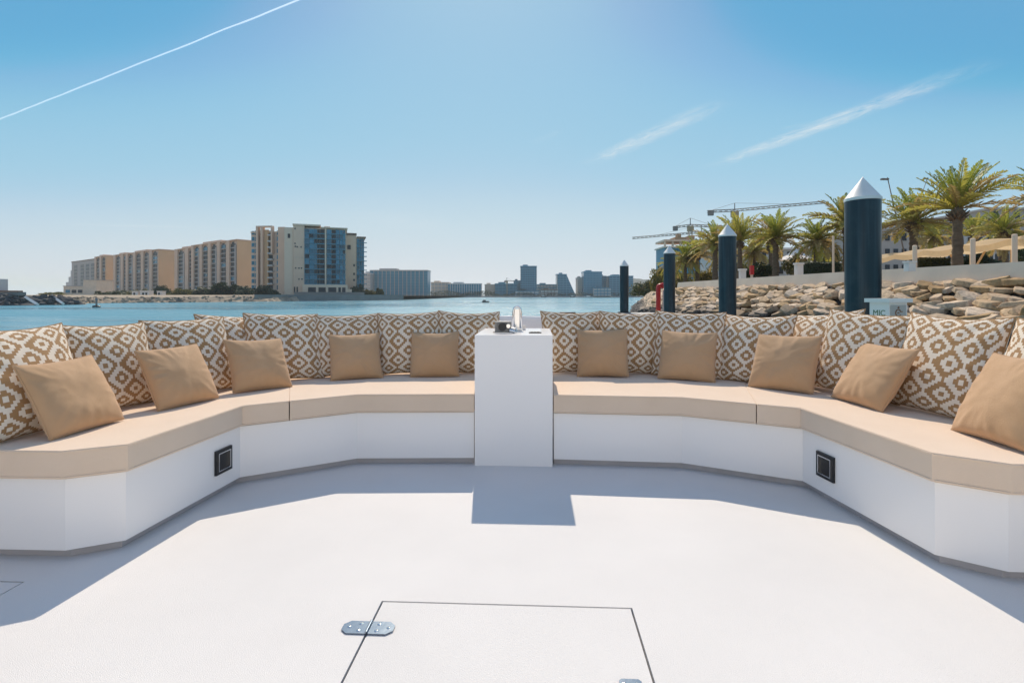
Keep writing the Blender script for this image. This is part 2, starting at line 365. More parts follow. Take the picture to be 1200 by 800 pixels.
def bench(front, back, label):
    root = empty('bench_base', (front[1][0], front[1][1], 0)); tag(root, label, 'bench'); o = Vector(root.location)
    f1 = inset(front, .022 if front[1][0] > 0 else -.022); sgn = 1 if front[1][0] > 0 else -1
    f2 = inset(front, .06*sgn)
    p = MB(); p.prism([(x-o.x, y-o.y) for x, y in f1+back[::-1]], .042, .338); p.bevel(.006, 2, 12); p.build('panel', M['gel'], root, 8)
    k = MB(); k.prism([(x-o.x, y-o.y) for x, y in f2+inset(back, -.03*sgn)[::-1]], .0005, .041); k.build('kick_strip', M['kick'], root)
    return root
bench(LF, LB, 'white curved bench base under the seat pads left of the console')
bench(RF, RB, 'white curved bench base under the seat pads right of the console')

def pad(pts, label, group='sand coloured seat pads on the curved bench'):
    cx = sum(p[0] for p in pts)/len(pts); cy = sum(p[1] for p in pts)/len(pts)
    m = MB(); m.prism([(x-cx, y-cy) for x, y in pts], .345, .462)
    m.bevel(.017, 4, 5)
    o = m.build('seat_pad', M['cream'], None, 30); o.location = (cx, cy, 0); tag(o, label, 'seat pad', group)
    # piping along the top and bottom rims
    a = 0
    pp = MB()
    for z, in ((.4562,), (.3508,)):
        q = [Vector((x-cx, y-cy, z)) for x, y in pts]; n = len(q); c = Vector((0, 0, z))
        loop = []
        for i in range(n):
            A, Bq = q[i], q[(i+1) % n]; L = (Bq-A).length; d = (Bq-A).normalized()
            loop += [A+d*min(.012, L/3), Bq-d*min(.012, L/3)]
        loop.append(loop[0]); pp.tube(loop, .0042, 6, cap=False)
    pp.build('piping', M['cream'], o)
    return o
ks, kb = (-1.345,3.10), (-1.62,3.74)
pad([LF[0], LF[1], ks, kb, (-1.9,4.12), (-1.25,4.46), (-.30,4.48)], 'sand coloured seat pad reaching from the white console to the left seam')
pad([(ks[0]-.005, ks[1]-.003), LF[2], LF[3], LF[4], LF[5], (-2.6,2.36), (-2.56,2.6), (-2.42,3.42), (-2.03,4.05), (-1.915,4.10), (kb[0]-.006, kb[1]-.004)], 'long sand coloured seat pad on the left arm of the bench')
ks, kb = (1.435,3.013), (1.66,3.66)
pad([RF[0], RF[1], ks, kb, (1.9,4.05), (1.30,4.36), (.36,4.46)], 'sand coloured seat pad reaching from the white console to the right seam')
pad([(ks[0]+.005, ks[1]-.003), RF[2], RF[3], RF[4], RF[5], (2.59,2.15), (2.54,2.5), (2.46,3.28), (2.12,3.90), (1.915,4.04), (kb[0]+.006, kb[1]-.004)], 'long sand coloured seat pad on the right arm of the bench')

# bulwark behind the cushions and the hull below it
bw = empty('bulwark', (0, 4.6, 0)); tag(bw, 'white boat bulwark rising behind the cushions to a rounded rim', 'bulwark')
inner = [(-2.62,-5.2), (-2.66,2.1), (-2.63,2.6), (-2.50,3.5), (-2.10,4.18), (-1.30,4.60), (0,4.66), (1.36,4.50), (2.20,4.03), (2.57,3.34), (2.65,2.5), (2.62,1.8), (2.5,-5.2)]
rim_z = [.78,.78,.78,.79,.83,.89,.91,.88,.82,.79,.78,.78,.78]
outer = inset(inner, .16)
if outer[6][1] < inner[6][1]: outer = inset(inner, -.16)
sd = 1 if inset(inner, .16)[6][1] > inner[6][1] else -1
hull = inset(inner, .10*sd)
w = MB(); rows = []
for (i, o_, h, z) in zip(inner, outer, hull, rim_z):
    rows.append([w.bm.verts.new((x, y-4.6, zz)) for x, y, zz in ((i[0], i[1], -.02), (i[0], i[1], z-.03), (i[0]+(o_[0]-i[0])*.12, i[1]+(o_[1]-i[1])*.12, z), (i[0]+(o_[0]-i[0])*.85, i[1]+(o_[1]-i[1])*.85, z), (o_[0], o_[1], z-.03), (o_[0], o_[1], -.1), (h[0], h[1], -1.6))])
for a, b in zip(rows, rows[1:]):
    for k in range(6): w.bm.faces.new((a[k], b[k], b[k+1], a[k+1]))
w.build('wall', M['gel'], bw, 50)

# console
cs = empty('console', B(-.155, 3.64), -YAW); tag(cs, 'tall white box console between the two bench halves', 'console')
c = MB(); c.box(-.240, .262, -.345, .36, .0005, .843); c.bevel(.010, 3); c.build('body', M['gel'], cs, 40)
top = lambda x, y: P(x, y, 600*(EYE-.843)/(y-HY))
# anchor winch box
wn = empty('anchor_winch', top(590, 390)); wn.rotation_euler = (0, 0, R(4)); tag(wn, 'small dark metal winch box with knobs on top of the white console', 'winch')
m = MB(); m.box(-.058, .052, -.035, .05, .006, .078); m.bevel(.006, 2); m.build('housing', M['gunmetal'], wn, 40)
m = MB(); m.box(-.07, .07, -.05, .06, .0005, .006); m.build('base_plate', M['steel'], wn)
m = MB(); m.mi = 0; m.tube([(-.01, -.06, .045), (-.01, -.036, .045)], .028, 18); m.build('drum', M['black'], wn, 40)
m = MB(); m.tube([(.03, -.055, .05), (.03, -.036, .05)], .014, 14); m.build('knob', M['steel'], wn, 40)
m = MB(); m.tube([(.035, -.058, .022), (.075, -.052, .012)], .012, 12); m.build('knob', M['steel'], wn, 40)
m = MB(); m.tube([(.055, 0, .03), (.085, -.004, .03), (.088, -.004, .012)], .007, 10); m.build('crank', M['steel'], wn, 40)
# chrome fairlead loop
fl = empty('chrome_loop', top(606, 387.5)); tag(fl, 'upright polished chrome loop standing on the back of the white console', 'chrome loop')
arc = [(-.026, 0, .0), (-.026, 0, .145)]+[(-.026*math.cos(a), 0, .145+.03*math.sin(a)) for a in [math.pi*k/10 for k in range(1, 10)]]+[(.026, 0, .145), (.026, 0, 0)]
m = MB(); m.tube(arc, .0085, 12); m.build('hoop', M['steel'], fl)
m = MB(); m.box(-.017, .017, .004, .012, .012, .158); m.bevel(.003, 2); m.build('inner_plate', M['steel'], fl, 40)
m = MB(); m.box(-.032, .032, -.02, .02, .0005, .02); m.bevel(.004, 2); m.build('foot', M['steel'], fl, 40)
m = MB(); m.box(-.012, .012, -.012, .012, 0.0005, .034); m.bevel(.003, 2)
o = m.build('rope_stop', M['white'], None, 40); o.location = top(614, 386.5); tag(o, 'tiny white peg beside the chrome loop on the console', 'peg')
vp = empty('vent_plate', top(627, 390)); tag(vp, 'small black recessed switch plate lying flat on the console top', 'switch plate')
m = MB(); m.box(-.042, .042, -.028, .028, .0005, .006); m.bevel(.002, 2); m.build('frame', M['black'], vp)
for k in (-1, 0, 1):
    m = MB(); m.box(k*.022-.008, k*.022+.008, -.016, .016, .0062, .010); m.bevel(.002, 2); m.build('switch', M['greyp'], vp)
cl = empty('mooring_cleat', (.50, 4.60, .907)); tag(cl, 'small black cleat on the boat rim above the cushions', 'cleat')
m = MB(); m.tube([(-.07, 0, .035), (-.03, 0, .03), (.03, 0, .03), (.07, 0, .035)], [.009, .013, .013, .009], 10); m.build('horn_bar', M['black'], cl)
for s in (-1, 1):
    m = MB(); m.tube([(s*.03, 0, 0), (s*.03, 0, .03)], .012, 10); m.build('stem', M['black'], cl)

# unseen block added behind the lounge to bounce warm light onto shaded panels
dh = empty('bounce_block', B(0, -1.9), -YAW); tag(dh, 'unseen white bounce block with dark panes, added behind the lounge', 'bounce_block')
m = MB(); m.box(-2.3, 2.3, -2.0, 0, .0005, 2.5); m.bevel(.08, 3); m.build('wall', M['gel'], dh, 40)
for k in (-1, 0, 1):
    m = MB(); m.box(k*1.3-.5, k*1.3+.5, .003, .02, 1.25, 1.95); m.bevel(.01, 2); m.build('window', M['black'], dh, 40)  # dark panes on the same added block
# courtesy lights
def light(loc, rz, label):
    r = empty('courtesy_light', loc, rz); tag(r, label, 'step light', 'courtesy lights in the bench fronts')
    m = MB(); a, b = .066, .050
    for (x0, x1, z0, z1) in ((-a, a, b, a), (-a, a, -a, -b), (-a, -b, -b, b), (b, a, -b, b)): m.box(x0, x1, -.012, .004, z0, z1)
    m.bevel(.003, 2); m.build('frame', M['black'], r, 40)
    m = MB(); c_, d_ = .0498, .0445
    for (x0, x1, z0, z1) in ((-c_, c_, d_, c_), (-c_, c_, -c_, -d_), (-c_, -d_, -d_, d_), (d_, c_, -d_, d_)): m.box(x0, x1, -.016, .003, z0, z1)
    m.bevel(.002, 2); m.build('bezel', M['steel'], r, 40)
    m = MB(); m.box(-.0443, .0443, -.006, .003, -.0443, .0443); m.build('lens', M['black'], r)
a = Vector(inset(LF, -.022)[2]); b = Vector(inset(LF, -.022)[3]); p = a.lerp(b, .195); d = b-a
light((p.x, p.y, .19), math.atan2(-d.y, -d.x), 'square black recessed light on the left bench front below the seat')
a = Vector(inset(RF, .022)[2]); b = Vector(inset(RF, .022)[3]); p = a.lerp(b, .233); d = b-a
light((p.x, p.y, .19), math.atan2(d.y, d.x), 'square black recessed light on the right bench front below the seat')

# ------------------------------------------------------------------ cushions
def pillow_mesh(size, thick, seed, mats, wr=1.0):
    rnd = random.Random(seed); N = 44; h = size/2; bm = bmesh.new(); uvl = bm.loops.layers.uv.new('UVMap')
    off = Vector((rnd.uniform(0, 50), rnd.uniform(0, 50), rnd.uniform(0, 50)))
    pin = .035+rnd.uniform(-.015, .02); sag = rnd.uniform(.05, .12); sk = [rnd.uniform(-.025, .025) for _ in range(4)]
    V = {}
    for side in (-1, 1):
        for i in range(N+1):
            for j in range(N+1):
                rim = i in (0, N) or j in (0, N)
                if rim and side == 1: V[side, i, j] = V[-1, i, j]; continue
                u, v = -1+2*i/N, -1+2*j/N
                # denser rows near the rim
                u, v = math.sin(u*math.pi/2)*.55+u*.45, math.sin(v*math.pi/2)*.55+v*.45
                e = max(0, (1-u*u)*(1-v*v)); t = e**.42
                x = h*u*(1-pin*(1-v*v)*abs(u)**1.5); z = h*v*(1-pin*(1-u*u)*abs(v)**1.5)
                z -= h*sag*.5*(1-u*u)*max(0, v)**2
                x += h*(sk[0]*v+sk[1]*v*v); z += h*(sk[2]*u+sk[3]*u*u*.6)
                y = side*thick/2*t*(1.0-.18*v)
                # creases running in from the seams and dents
                ang = math.atan2(v, u); rr = max(abs(u), abs(v))
                cr = noise.noise(Vector((ang*5.5, rr*.9, seed*1.7+side))) * (rr**2.2) * (1-rr**8)
                dn = noise.fractal(Vector((u*1.3, v*1.3, side*3.0))+off, 1, 2, 3)
                y += side*wr*(.013*cr + .009*dn*e)
                V[side, i, j] = bm.verts.new((x, y, z+h))
    for side in (-1, 1):
        for i in range(N):
            for j in range(N):
                q = [(i, j), (i+1, j), (i+1, j+1), (i, j+1)]
                if side == 1: q = q[::-1]
                f = bm.faces.new([V[side, a, b] for a, b in q]); f.smooth = True
                for lp, (a, b) in zip(f.loops, q): lp[uvl].uv = (a/N, b/N)
    bmesh.ops.recalc_face_normals(bm, faces=bm.faces[:])
    rim = [V[-1, i, 0].co.copy() for i in range(N+1)]+[V[-1, N, j].co.copy() for j in range(1, N+1)]+[V[-1, i, N].co.copy() for i in range(N-1, -1, -1)]+[V[-1, 0, j].co.copy() for j in range(N-1, -1, -1)]
    me = bpy.data.meshes.new('pillow'); bm.to_mesh(me); bm.free(); me.materials.append(mats)
    return me, rim
def pillow(name, pose, thick, mt, label, group, seed):
    bx, by, yaw, lean, roll, size = pose
    me, rim = pillow_mesh(size, thick, seed, mt)
    o = link(name, me)
    bx, by = bx+math.sin(yaw)*math.sin(lean)*size/2, by-math.cos(yaw)*math.sin(lean)*size/2   # the pose gives the middle; the foot lies before it
    Mx = Matrix.Translation((bx, by, .465)) @ Matrix.Rotation(yaw, 4, 'Z') @ Matrix.Rotation(-lean, 4, 'X') @ Matrix.Translation((0, 0, size/2)) @ Matrix.Rotation(-roll, 4, 'Y') @ Matrix.Translation((0, 0, -size/2))
    zmin = min((Mx @ v.co).z for v in me.vertices)
    Mx = Matrix.Translation((0, 0, .4625-zmin)) @ Mx
    o.matrix_world = Mx; tag(o, label, 'cushion', group)
    s = MB(); s.tube(rim, .0035, 6, cap=False); s.build('piping', mt, o)
    return o
SP = {
'l1':(-2.090,2.437,1.444,0.508,0.020,0.372), 'l2':(-1.961,3.015,1.190,0.527,0.010,0.373), 'l3':(-1.733,3.505,0.821,0.532,-0.022,0.380),
'l4':(-1.213,3.970,0.363,0.540,0.009,0.384), 'l5':(-0.616,4.077,0.040,0.472,0.008,0.378),
'r1':(0.719,4.068,-0.177,0.454,0.026,0.396), 'r2':(1.341,3.914,-0.416,0.543,-0.006,0.408), 'r3':(1.863,3.503,-0.840,0.525,0.026,0.41),
'r4':(2.108,2.990,-1.489,0.554,-0.002,0.400), 'r5':(2.161,2.221,-1.668,0.473,0.013,0.412)}
SL = {
'l1':'plain tan cushion nearest the camera on the left arm, tilted before two patterned ones',
'l2':'plain tan cushion on the left arm, second from the left edge of the photo',
'l3':'plain tan cushion at the left bend of the bench, over the seam of the pads',
'l4':'plain tan cushion on the back left row, second left of the white console',
'l5':'upright plain tan cushion immediately left of the white console',
'r1':'upright plain tan cushion immediately right of the white console',
'r2':'plain tan cushion on the back right row, second right of the white console',
'r3':'plain tan cushion at the right bend of the bench, over the seam of the pads',
'r4':'sunlit plain tan cushion on the right arm, second from the right edge of the photo',
'r5':'large plain tan cushion cut off by the right edge of the photo'}
for i, (k, v) in enumerate(SP.items()):
    pillow('plain_cushion', v, .135, M['linen'], SL[k], 'plain tan cushions on the bench', 11+i)
PP = {
'L1':(-2.27,2.385,1.50,.33,0.0,.50), 'L2':(-2.258,2.876,1.333,.22,0.003,.465), 'L3':(-2.10,3.34,.985,.355,.017,.49), 'L4':(-2.03,3.80,1.0,.46,-.06,.495),
'L5':(-1.74,3.915,.56,.453,-.02,.515), 'L6':(-1.314,4.125,.375,.38,.003,.49), 'L7':(-.841,4.215,.12,.339,.03,.495), 'L8':(-.361,4.26,.07,.272,-.006,.495),
'R1':(.506,4.245,.06,.246,-.02,.495), 'R2':(.961,4.19,.02,.16,-.03,.475), 'R3':(1.398,4.07,-.40,.39,-.014,.52), 'R4':(1.80,3.83,-.85,.45,.03,.52),
'R5':(2.15,3.62,-1.2,.472,.10,.53), 'R6':(2.21,3.23,-1.15,.26,-.06,.515), 'R7':(2.33,2.76,-1.42,.30,-.012,.53), 'R8':(2.36,2.21,-1.60,.25,-.012,.51)}
PL = {
'L1':'big diamond patterned cushion cut off by the left edge of the photo',
'L2':'diamond patterned cushion on the left arm behind the gap between the two nearest plain cushions',
'L3':'diamond patterned cushion on the left arm, third from the left edge of the photo',
'L4':'diamond patterned cushion mostly hidden at the left bend, only its top showing',
'L5':'diamond patterned cushion right of the half hidden one at the left bend',
'L6':'diamond patterned cushion third left of the white console, behind a plain one',
'L7':'diamond patterned cushion second left of the white console, between two plain ones',
'L8':'diamond patterned cushion touching the left side of the white console',
'R1':'diamond patterned cushion touching the right side of the white console',
'R2':'diamond patterned cushion second right of the white console, between two plain ones',
'R3':'diamond patterned cushion third right of the white console, behind a plain one',
'R4':'diamond patterned cushion left of the half hidden one at the right bend',
'R5':'diamond patterned cushion mostly hidden at the right bend, only its top corners showing',
'R6':'diamond patterned cushion on the right arm in front of the thick navy pile',
'R7':'big diamond patterned cushion on the right arm between the two nearest plain cushions',
'R8':'diamond patterned cushion cut off by the right edge of the photo'}
for i, (k, v) in enumerate(PP.items()):
    v = v[:5]+(v[5]*1.045,)
    pillow('patterned_cushion', v, .15, M['ikat'], PL[k], 'diamond patterned cushions along the backrest', 41+i)


# ------------------------------------------------------------------ water
w = MB()
n = 48; c0 = w.bm.verts.new((0, 0, WATER)); ring = [w.bm.verts.new((6000*math.cos(2*math.pi*k/n), 6000*math.sin(2*math.pi*k/n), WATER)) for k in range(n)]
for k in range(n): w.bm.faces.new((c0, ring[k], ring[(k+1) % n]))
tag(w.build('water', M['water']), kind='structure')

# ------------------------------------------------------------------ floating dock, piles, hydrant, pedestal
DK = -.15
def dk(u, v): return B(u, v)
dock = empty('floating_dock', B(7.2, 20, DK), -YAW); tag(dock, 'pale grey floating dock holding the navy piles', 'dock')
m = MB(); m.box(-1.25, 1.5, -14, 17.6, -.10, 0); m.bevel(.02, 2); m.build('deck_boards', M['dock'], dock, 40)
m = MB(); m.box(-1.2, 1.45, -13.9, 17.5, -.75, -.104); m.build('float', M['greyp'], dock)
m = MB(); m.box(-1.31, -1.255, -13.9, 17.5, -.16, -.03); m.bevel(.01, 2); m.build('fender', M['white'], dock, 40)
PILE = [((1011, 207), 10.87, 36, 'thick navy pile with white cone cap, nearest and tallest in the photo'), ((852.5, 262), 18.07, 19.3, 'navy pile with white cone cap, second nearest, before the palms'),
        ((784.5, 287), 25.9, 13, 'navy pile with white cone cap next to the red pipe'), ((731.5, 304), 36.6, 10, 'thin looking navy pile with white cone cap, farthest of the four')]
for (px, py), Y, wpx, lab in PILE:
    r = wpx*Y/F/2; tip = P(px, py, Y); root = empty('mooring_pile', (tip.x, tip.y, -2.0)); tag(root, lab, 'pile', 'navy mooring piles along the floating dock')
    cone = r*2*.78*1.02; H_ = tip.z+2.0
    m = MB(); m.lathe([(r, 0), (r, H_-cone-.02-r*5.7), (r*1.012, H_-cone-.02-r*5.65), (r*1.012, H_-cone-.0), (r*.9, H_-cone)], 40); m.build('shaft', M['navy'], root, 40)
    m = MB(); m.lathe([(r*1.012, H_-cone-.005), (r*1.05, H_-cone-.0), (r*1.05, H_-cone+r*.17), (r*.98, H_-cone+r*.24), (r*.10, H_-.05), (.0, H_)], 40); m.build('cone_cap', M['capw'], root, 30)
    m = MB(); m.lathe([(r*1.08, 1.86), (r*1.55, 1.86), (r*1.55, 1.92), (r*1.08, 1.92), (r*1.08, 1.86)], 32); m.build('guide_collar', M['black'], root, 40)
# red fire riser
hp = P(771.5, 332, 27.5); fr = empty('fire_riser', (hp.x, hp.y, DK)); tag(fr, 'red fire main pipe bent over at the top, beside the navy piles', 'red pipe')
hh = hp.z-DK-.12
m = MB(); m.tube([(0, 0, 0), (0, 0, hh-.12), (.03, 0, hh-.03), (.12, 0, hh), (.75, 0, hh)], .125, 14); m.build('pipe', M['red'], fr)
m = MB(); m.tube([(.18, 0, hh), (.25, 0, hh)], .165, 14); m.build('flange', M['red'], fr, 40)
m = MB(); m.tube([(0, 0, 0), (0, 0, .06)], .2, 14); m.build('flange', M['red'], fr, 40)
m = MB(); m.box(.28, .62, -.05, .2, 0, hh-.25); m.bevel(.02, 2); m.build('cabinet', M['greyp'], fr, 40)
# service pedestal
pp_ = P(1041, 372, 9.3); pd = empty('service_pedestal', (7.05, 9.6, DK), R(-78)); tag(pd, 'white service pedestal with green letters and a flat lid beside the nearest pile', 'pedestal')
H_ = EYE-(354.5-HY)*9.3/F-DK
m = MB(); m.box(-.20, .20, -.20, .20, 0, H_); m.bevel(.012, 2); m.build('body', M['white'], pd, 40)
m = MB(); m.box(-.26, .26, -.26, .26, H_+.002, H_+.075); m.bevel(.03, 3); m.build('lid', M['white'], pd, 40)
m = MB(); m.box(.2005, .212, -.175, .165, .35, H_-.05); m.bevel(.004, 1); pn = m.build('side_panel', M['greyp'], pd, 40)
def text(s, parent, name, size, mtx, material, ext=.0015):
    cu = bpy.data.curves.new(name, 'FONT'); cu.body = s; cu.size = size; cu.extrude = ext;  cu.align_x = 'CENTER'; cu.align_y = 'CENTER'
    tmp = bpy.data.objects.new('tmp', cu); COL.objects.link(tmp); dg = bpy.context.evaluated_depsgraph_get(); dg.update()
    me = bpy.data.meshes.new_from_object(tmp.evaluated_get(dg)); bpy.data.objects.remove(tmp)
    me.materials.clear(); me.materials.append(material); me.transform(mtx); me.name = name
    return link(name, me, parent)
text('MIC', pd, 'lettering', .15, Matrix.Translation((.0, -.2025, H_-.20)) @ Matrix.Rotation(R(90), 4, 'X'), M['green'])
em = MB(); em.tube([(.216, .062*math.cos(a)-.01, H_-.19+.062*math.sin(a)) for a in [R(40+28*k) for k in range(11)]], .009, 6)
em.box(.2125, .217, -.028, .012, H_-.20, H_-.18); em.box(.2125, .217, .03, .085, H_-.178, H_-.16); em.tube([(.216, -.02, H_-.105), (.216, -.01, H_-.085), (.216, .005, H_-.10)], .012, 6)
em.build('emblem', M['orange'], pd)

# ------------------------------------------------------------------ right shore: land, wall, rock slope
CREST = [(16.6,7), (15,15), (13.85,23), (12.8,40), (19,62), (29.5,106), (70,170)]
CRZ = [1.5,1.5,1.52,1.55,1.8,2.2,.6]
def along(path, s):
    """point, sideways normal towards the water and index at arc length s"""
    for i in range(len(path)-1):
        a, b = Vector(path[i][:2]), Vector(path[i+1][:2]); L = (b-a).length
        if s <= L or i == len(path)-2:
            t = (b-a).normalized(); return a+t*s, Vector((-t.y, t.x)), i, s/L
        s -= L
def offset_path(path, d):
    r = inset(path, d); return r
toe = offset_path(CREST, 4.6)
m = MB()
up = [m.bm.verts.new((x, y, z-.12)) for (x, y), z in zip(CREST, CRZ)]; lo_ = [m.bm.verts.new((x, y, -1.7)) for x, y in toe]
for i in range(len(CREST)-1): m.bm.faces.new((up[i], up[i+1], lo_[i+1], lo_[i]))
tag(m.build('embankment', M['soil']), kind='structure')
m = MB()
m.bm.faces.new([m.bm.verts.new(p) for p in [(x, y, z+.0) for (x, y), z in zip(CREST, CRZ)]+[(700,170,.6), (700,7,1.5)]])
bmesh.ops.triangulate(m.bm, faces=m.bm.faces[:])
tag(m.build('ground', M['land']), kind='structure')
wp = [(16.9,5), (15,15), (13.85,23), (12.8,40)]
m = MB(); A_ = inset(wp, -.02); T_ = inset(wp, -.16); B_ = inset(wp, -.46)      # the seaward face leans back a little
rr_ = [[m.bm.verts.new((x, y, z)) for x, y, z in ((a[0], a[1], 1.2), (t_[0], t_[1], 2.1), (b[0], b[1], 2.1), (b[0], b[1], 1.2))] for a, t_, b in zip(A_, T_, B_)]
for a, b in zip(rr_, rr_[1:]):
    for k in range(4): m.bm.faces.new((a[k], b[k], b[(k+1) % 4], a[(k+1) % 4]))
for a in (rr_[0], rr_[-1]): m.bm.faces.new(a)
m.bevel(.02, 2, 40)
wl = m.build('promenade_wall', M['concrete'], None, 40); tag(wl, 'low pale concrete wall along the top of the rock slope', 'wall')
# rocks
rnd = random.Random(5)
def rock_mesh(seed):
    r = random.Random(seed); bm = bmesh.new()
    n = r.choice((5, 6, 6, 7)); a0 = r.uniform(0, 6); T = r.uniform(.11, .165); tx, ty = r.uniform(-.10, .10), r.uniform(-.10, .10)
    rings = []
    for (sc_, z) in ((.72, -T), (1.0, -T*.25), (r.uniform(.78, .9), T)):
        ring = []
        for k in range(n):
            a = a0+2*math.pi*(k+.25*math.sin(seed*7+k*3.3))/n; q = .86+.16*math.sin(seed*3.7+k*5.1)
            ca, sa = math.cos(a), math.sin(a); m_ = (abs(ca)**3.2+abs(sa)**3.2)**(-1/3.2)
            x, y = .60*ca*m_*q*sc_, .38*sa*m_*q*sc_
            ring.append(bm.verts.new((x, y, z+x*tx*2*(z > 0)+y*ty*2*(z > 0)+r.uniform(-.015, .015))))
        rings.append(ring)
    bmesh.ops.convex_hull(bm, input=bm.verts[:])
    for v in [v for v in bm.verts if not v.link_faces]: bm.verts.remove(v)
    bmesh.ops.dissolve_limit(bm, angle_limit=R(8), verts=bm.verts[:], edges=bm.edges[:])
    bmesh.ops.bevel(bm, geom=bm.edges[:], offset=.012, segments=1, profile=.5, affect='EDGES', clamp_overlap=True)
    bmesh.ops.triangulate(bm, faces=bm.faces[:])
    bmesh.ops.subdivide_edges(bm, edges=[e for e in bm.edges if e.calc_length() > .15], cuts=1, use_grid_fill=True)
    for v in bm.verts: v.co += v.co.normalized()*.022*noise.noise(v.co*4+Vector((seed*3.1, 0, 0)))
    bmesh.ops.recalc_face_normals(bm, faces=bm.faces[:])
    me = bpy.data.meshes.new('boulder'); bm.to_mesh(me); bm.free(); me.materials.append(M['rock'])
    me.polygons.foreach_set('use_smooth', [True]*len(me.polygons)); me.set_sharp_from_angle(angle=R(26))
    return me
RM = [rock_mesh(100+i) for i in range(16)]
cands = []
tot = sum((Vector(b)-Vector(a)).length for a, b in zip(CREST, CREST[1:]))
s = 0.0
while s < 115:
    p, nrm, i, fr_ = along(CREST, s)
    zc = CRZ[i]*(1-fr_)+CRZ[i+1]*fr_
    sc = .72 if s < 40 else .9
    nrow = 14
    for k in range(nrow):
        t = (k+.35+rnd.uniform(-.22, .22))/nrow
        q = p+nrm*(4.6*t); z = zc-.02+(-1.55-zc)*t
        jit = rnd.uniform(-.35, .35)+(k % 2)*.5
        tv = Vector((nrm.y, -nrm.x))
        q = q+tv*jit*sc
        size = sc*rnd.choice((.75, .9, 1.0, 1.1, 1.25))*rnd.uniform(.9, 1.1)
        cands.append((q.x, q.y, z, math.atan2(tv.y, tv.x), size, t))
    s += .70*sc
def cand_px(c):
    if c[1] < 3: return -1
    x = 600+F*c[0]/c[1]; y = HY-F*(c[2]-EYE)/c[1]
    if x > 1240 or x < 700 or c[2] < -1.5: return -1
    hide = 372 if x < 1060 else 392                       # what the cushions leave in view
    if y > hide: return -1
    return c[4]*F/c[1]
cands = [(cand_px(c), c) for c in cands]; cands = sorted([c for c in cands if c[0] > 0], key=lambda a: -a[0])
def rock_matrix(c):
    x, y, z, a, size, t = c
    return Matrix.Translation((x, y, z+.04)) @ Matrix.Rotation(a+rnd.uniform(-.35, .35), 4, 'Z') @ Matrix.Rotation(R(-15)+rnd.uniform(-.28, .20), 4, 'X') @ Matrix.Rotation(rnd.uniform(-.38, .10), 4, 'Y') @ Matrix.Diagonal((size*rnd.uniform(.85, 1.2), size, size*rnd.uniform(.9, 1.3), 1))
far_bm = bmesh.new()
for n_, (pxs, c) in enumerate(cands):
    me = rnd.choice(RM); mx = rock_matrix(c)
    if n_ < 290:
        o = link('boulder', me); o.matrix_world = mx
        if c[2] > .62: lab = 'pale tan angular boulder fitted among its like below the promenade wall'
        elif c[2] > .1: lab = 'tan boulder darkened by the tide line midway down the rock slope'
        else: lab = 'dark wet boulder low on the rock slope by the water'
        tag(o, lab, 'boulder', {'p': 'dry tan boulders of the rock slope', 't': 'tide stained boulders of the rock slope', 'd': 'dark wet boulders of the rock slope'}[lab[0]])
    else:
        b0 = len(far_bm.verts); far_bm.from_mesh(me); far_bm.verts.ensure_lookup_table()
        for v in far_bm.verts[b0:]: v.co = mx @ v.co
fm = bpy.data.meshes.new('rocks'); far_bm.to_mesh(fm); far_bm.free(); fm.materials.append(M['rock']); fm.set_sharp_from_angle(angle=R(38))
tag(link('rocks', fm), 'mass of tan rocks farther along the curving shore slope', 'rocks', None, 'stuff')

# ------------------------------------------------------------------ vegetation
def frond(mb, rnd, az, el, L, droop, mi, leaf=.5, nl=30):
    """one feather leaf: a bending midrib and two rows of narrow leaflets"""
    pts = []; p = Vector((0, 0, 0)); e = el; N = 9
    for k in range(N+1):
        pts.append(p.copy()); d = Vector((math.cos(az)*math.cos(e), math.sin(az)*math.cos(e), math.sin(e)))
        p = p+d*(L/N); e -= droop*(.35+k/N*1.1)/N*1.3
    mb.mi = mi; mb.tube(pts, [.022*L*.45*(1-.85*k/N)+.003 for k in range(N+1)], 4, cap=False)
    tw = rnd.uniform(-.5, .5)
    for k in range(nl):
        t = .10+.90*(k+.5)/nl; f = t*N; i = min(N-1, int(f)); q = pts[i].lerp(pts[i+1], f-i); d = (pts[i+1]-pts[i]).normalized()
        side = d.cross(Vector((0, 0, 1)))
        if side.length < .05: side = Vector((-math.sin(az), math.cos(az), 0))
        side.normalize(); upv = side.cross(d).normalized(); side, upv = side*math.cos(tw)+upv*math.sin(tw), upv*math.cos(tw)-side*math.sin(tw)
        ll = leaf*L*.36*(math.sin(math.pi*min(1, .16+t*.80)))**.8*rnd.uniform(.8, 1.1)
        for sgn in (-1, 1):
            dr = (d*rnd.uniform(.55, .9)+side*sgn*.8+upv*rnd.uniform(.0, .5)).normalized()
            wd = d.cross(dr).cross(dr).normalized()*.0165*L*rnd.uniform(.8, 1.2)
            mid = q+dr*ll*.5; tip = q+dr*ll-Vector((0, 0, ll*.18*rnd.random()))
            vs = [mb.bm.verts.new(x) for x in (q, mid+wd, tip, mid-wd)]
            fc = mb.bm.faces.new(vs); fc.material_index = mi; fc.smooth = True
def crown_mesh(seed, nf=44, low=-.75, dry=.3, dro=1.0):
    r = random.Random(seed); mb = MB()
    for k in range(nf):
        t = k/nf; az = k*2.39996+r.uniform(-.25, .25)
        el = 1.42-(1.42-low)*t**.95+r.uniform(-.12, .12); L = (.72+.3*min(1, t*2.2))*r.uniform(.88, 1.1)
        dr = (.75+.55*t+r.uniform(-.15, .25))*dro
        if t > .8: dr = .5
        mi = 0 if t < .30 else (1 if r.random() > dry*t*1.5 else 2)
        if r.random() < .18: mi = min(2, mi+1)
        frond(mb, r, az, el, L, dr, mi)
    return mb.mesh('crown', [M['frond1'], M['frond2'], M['frond3']])
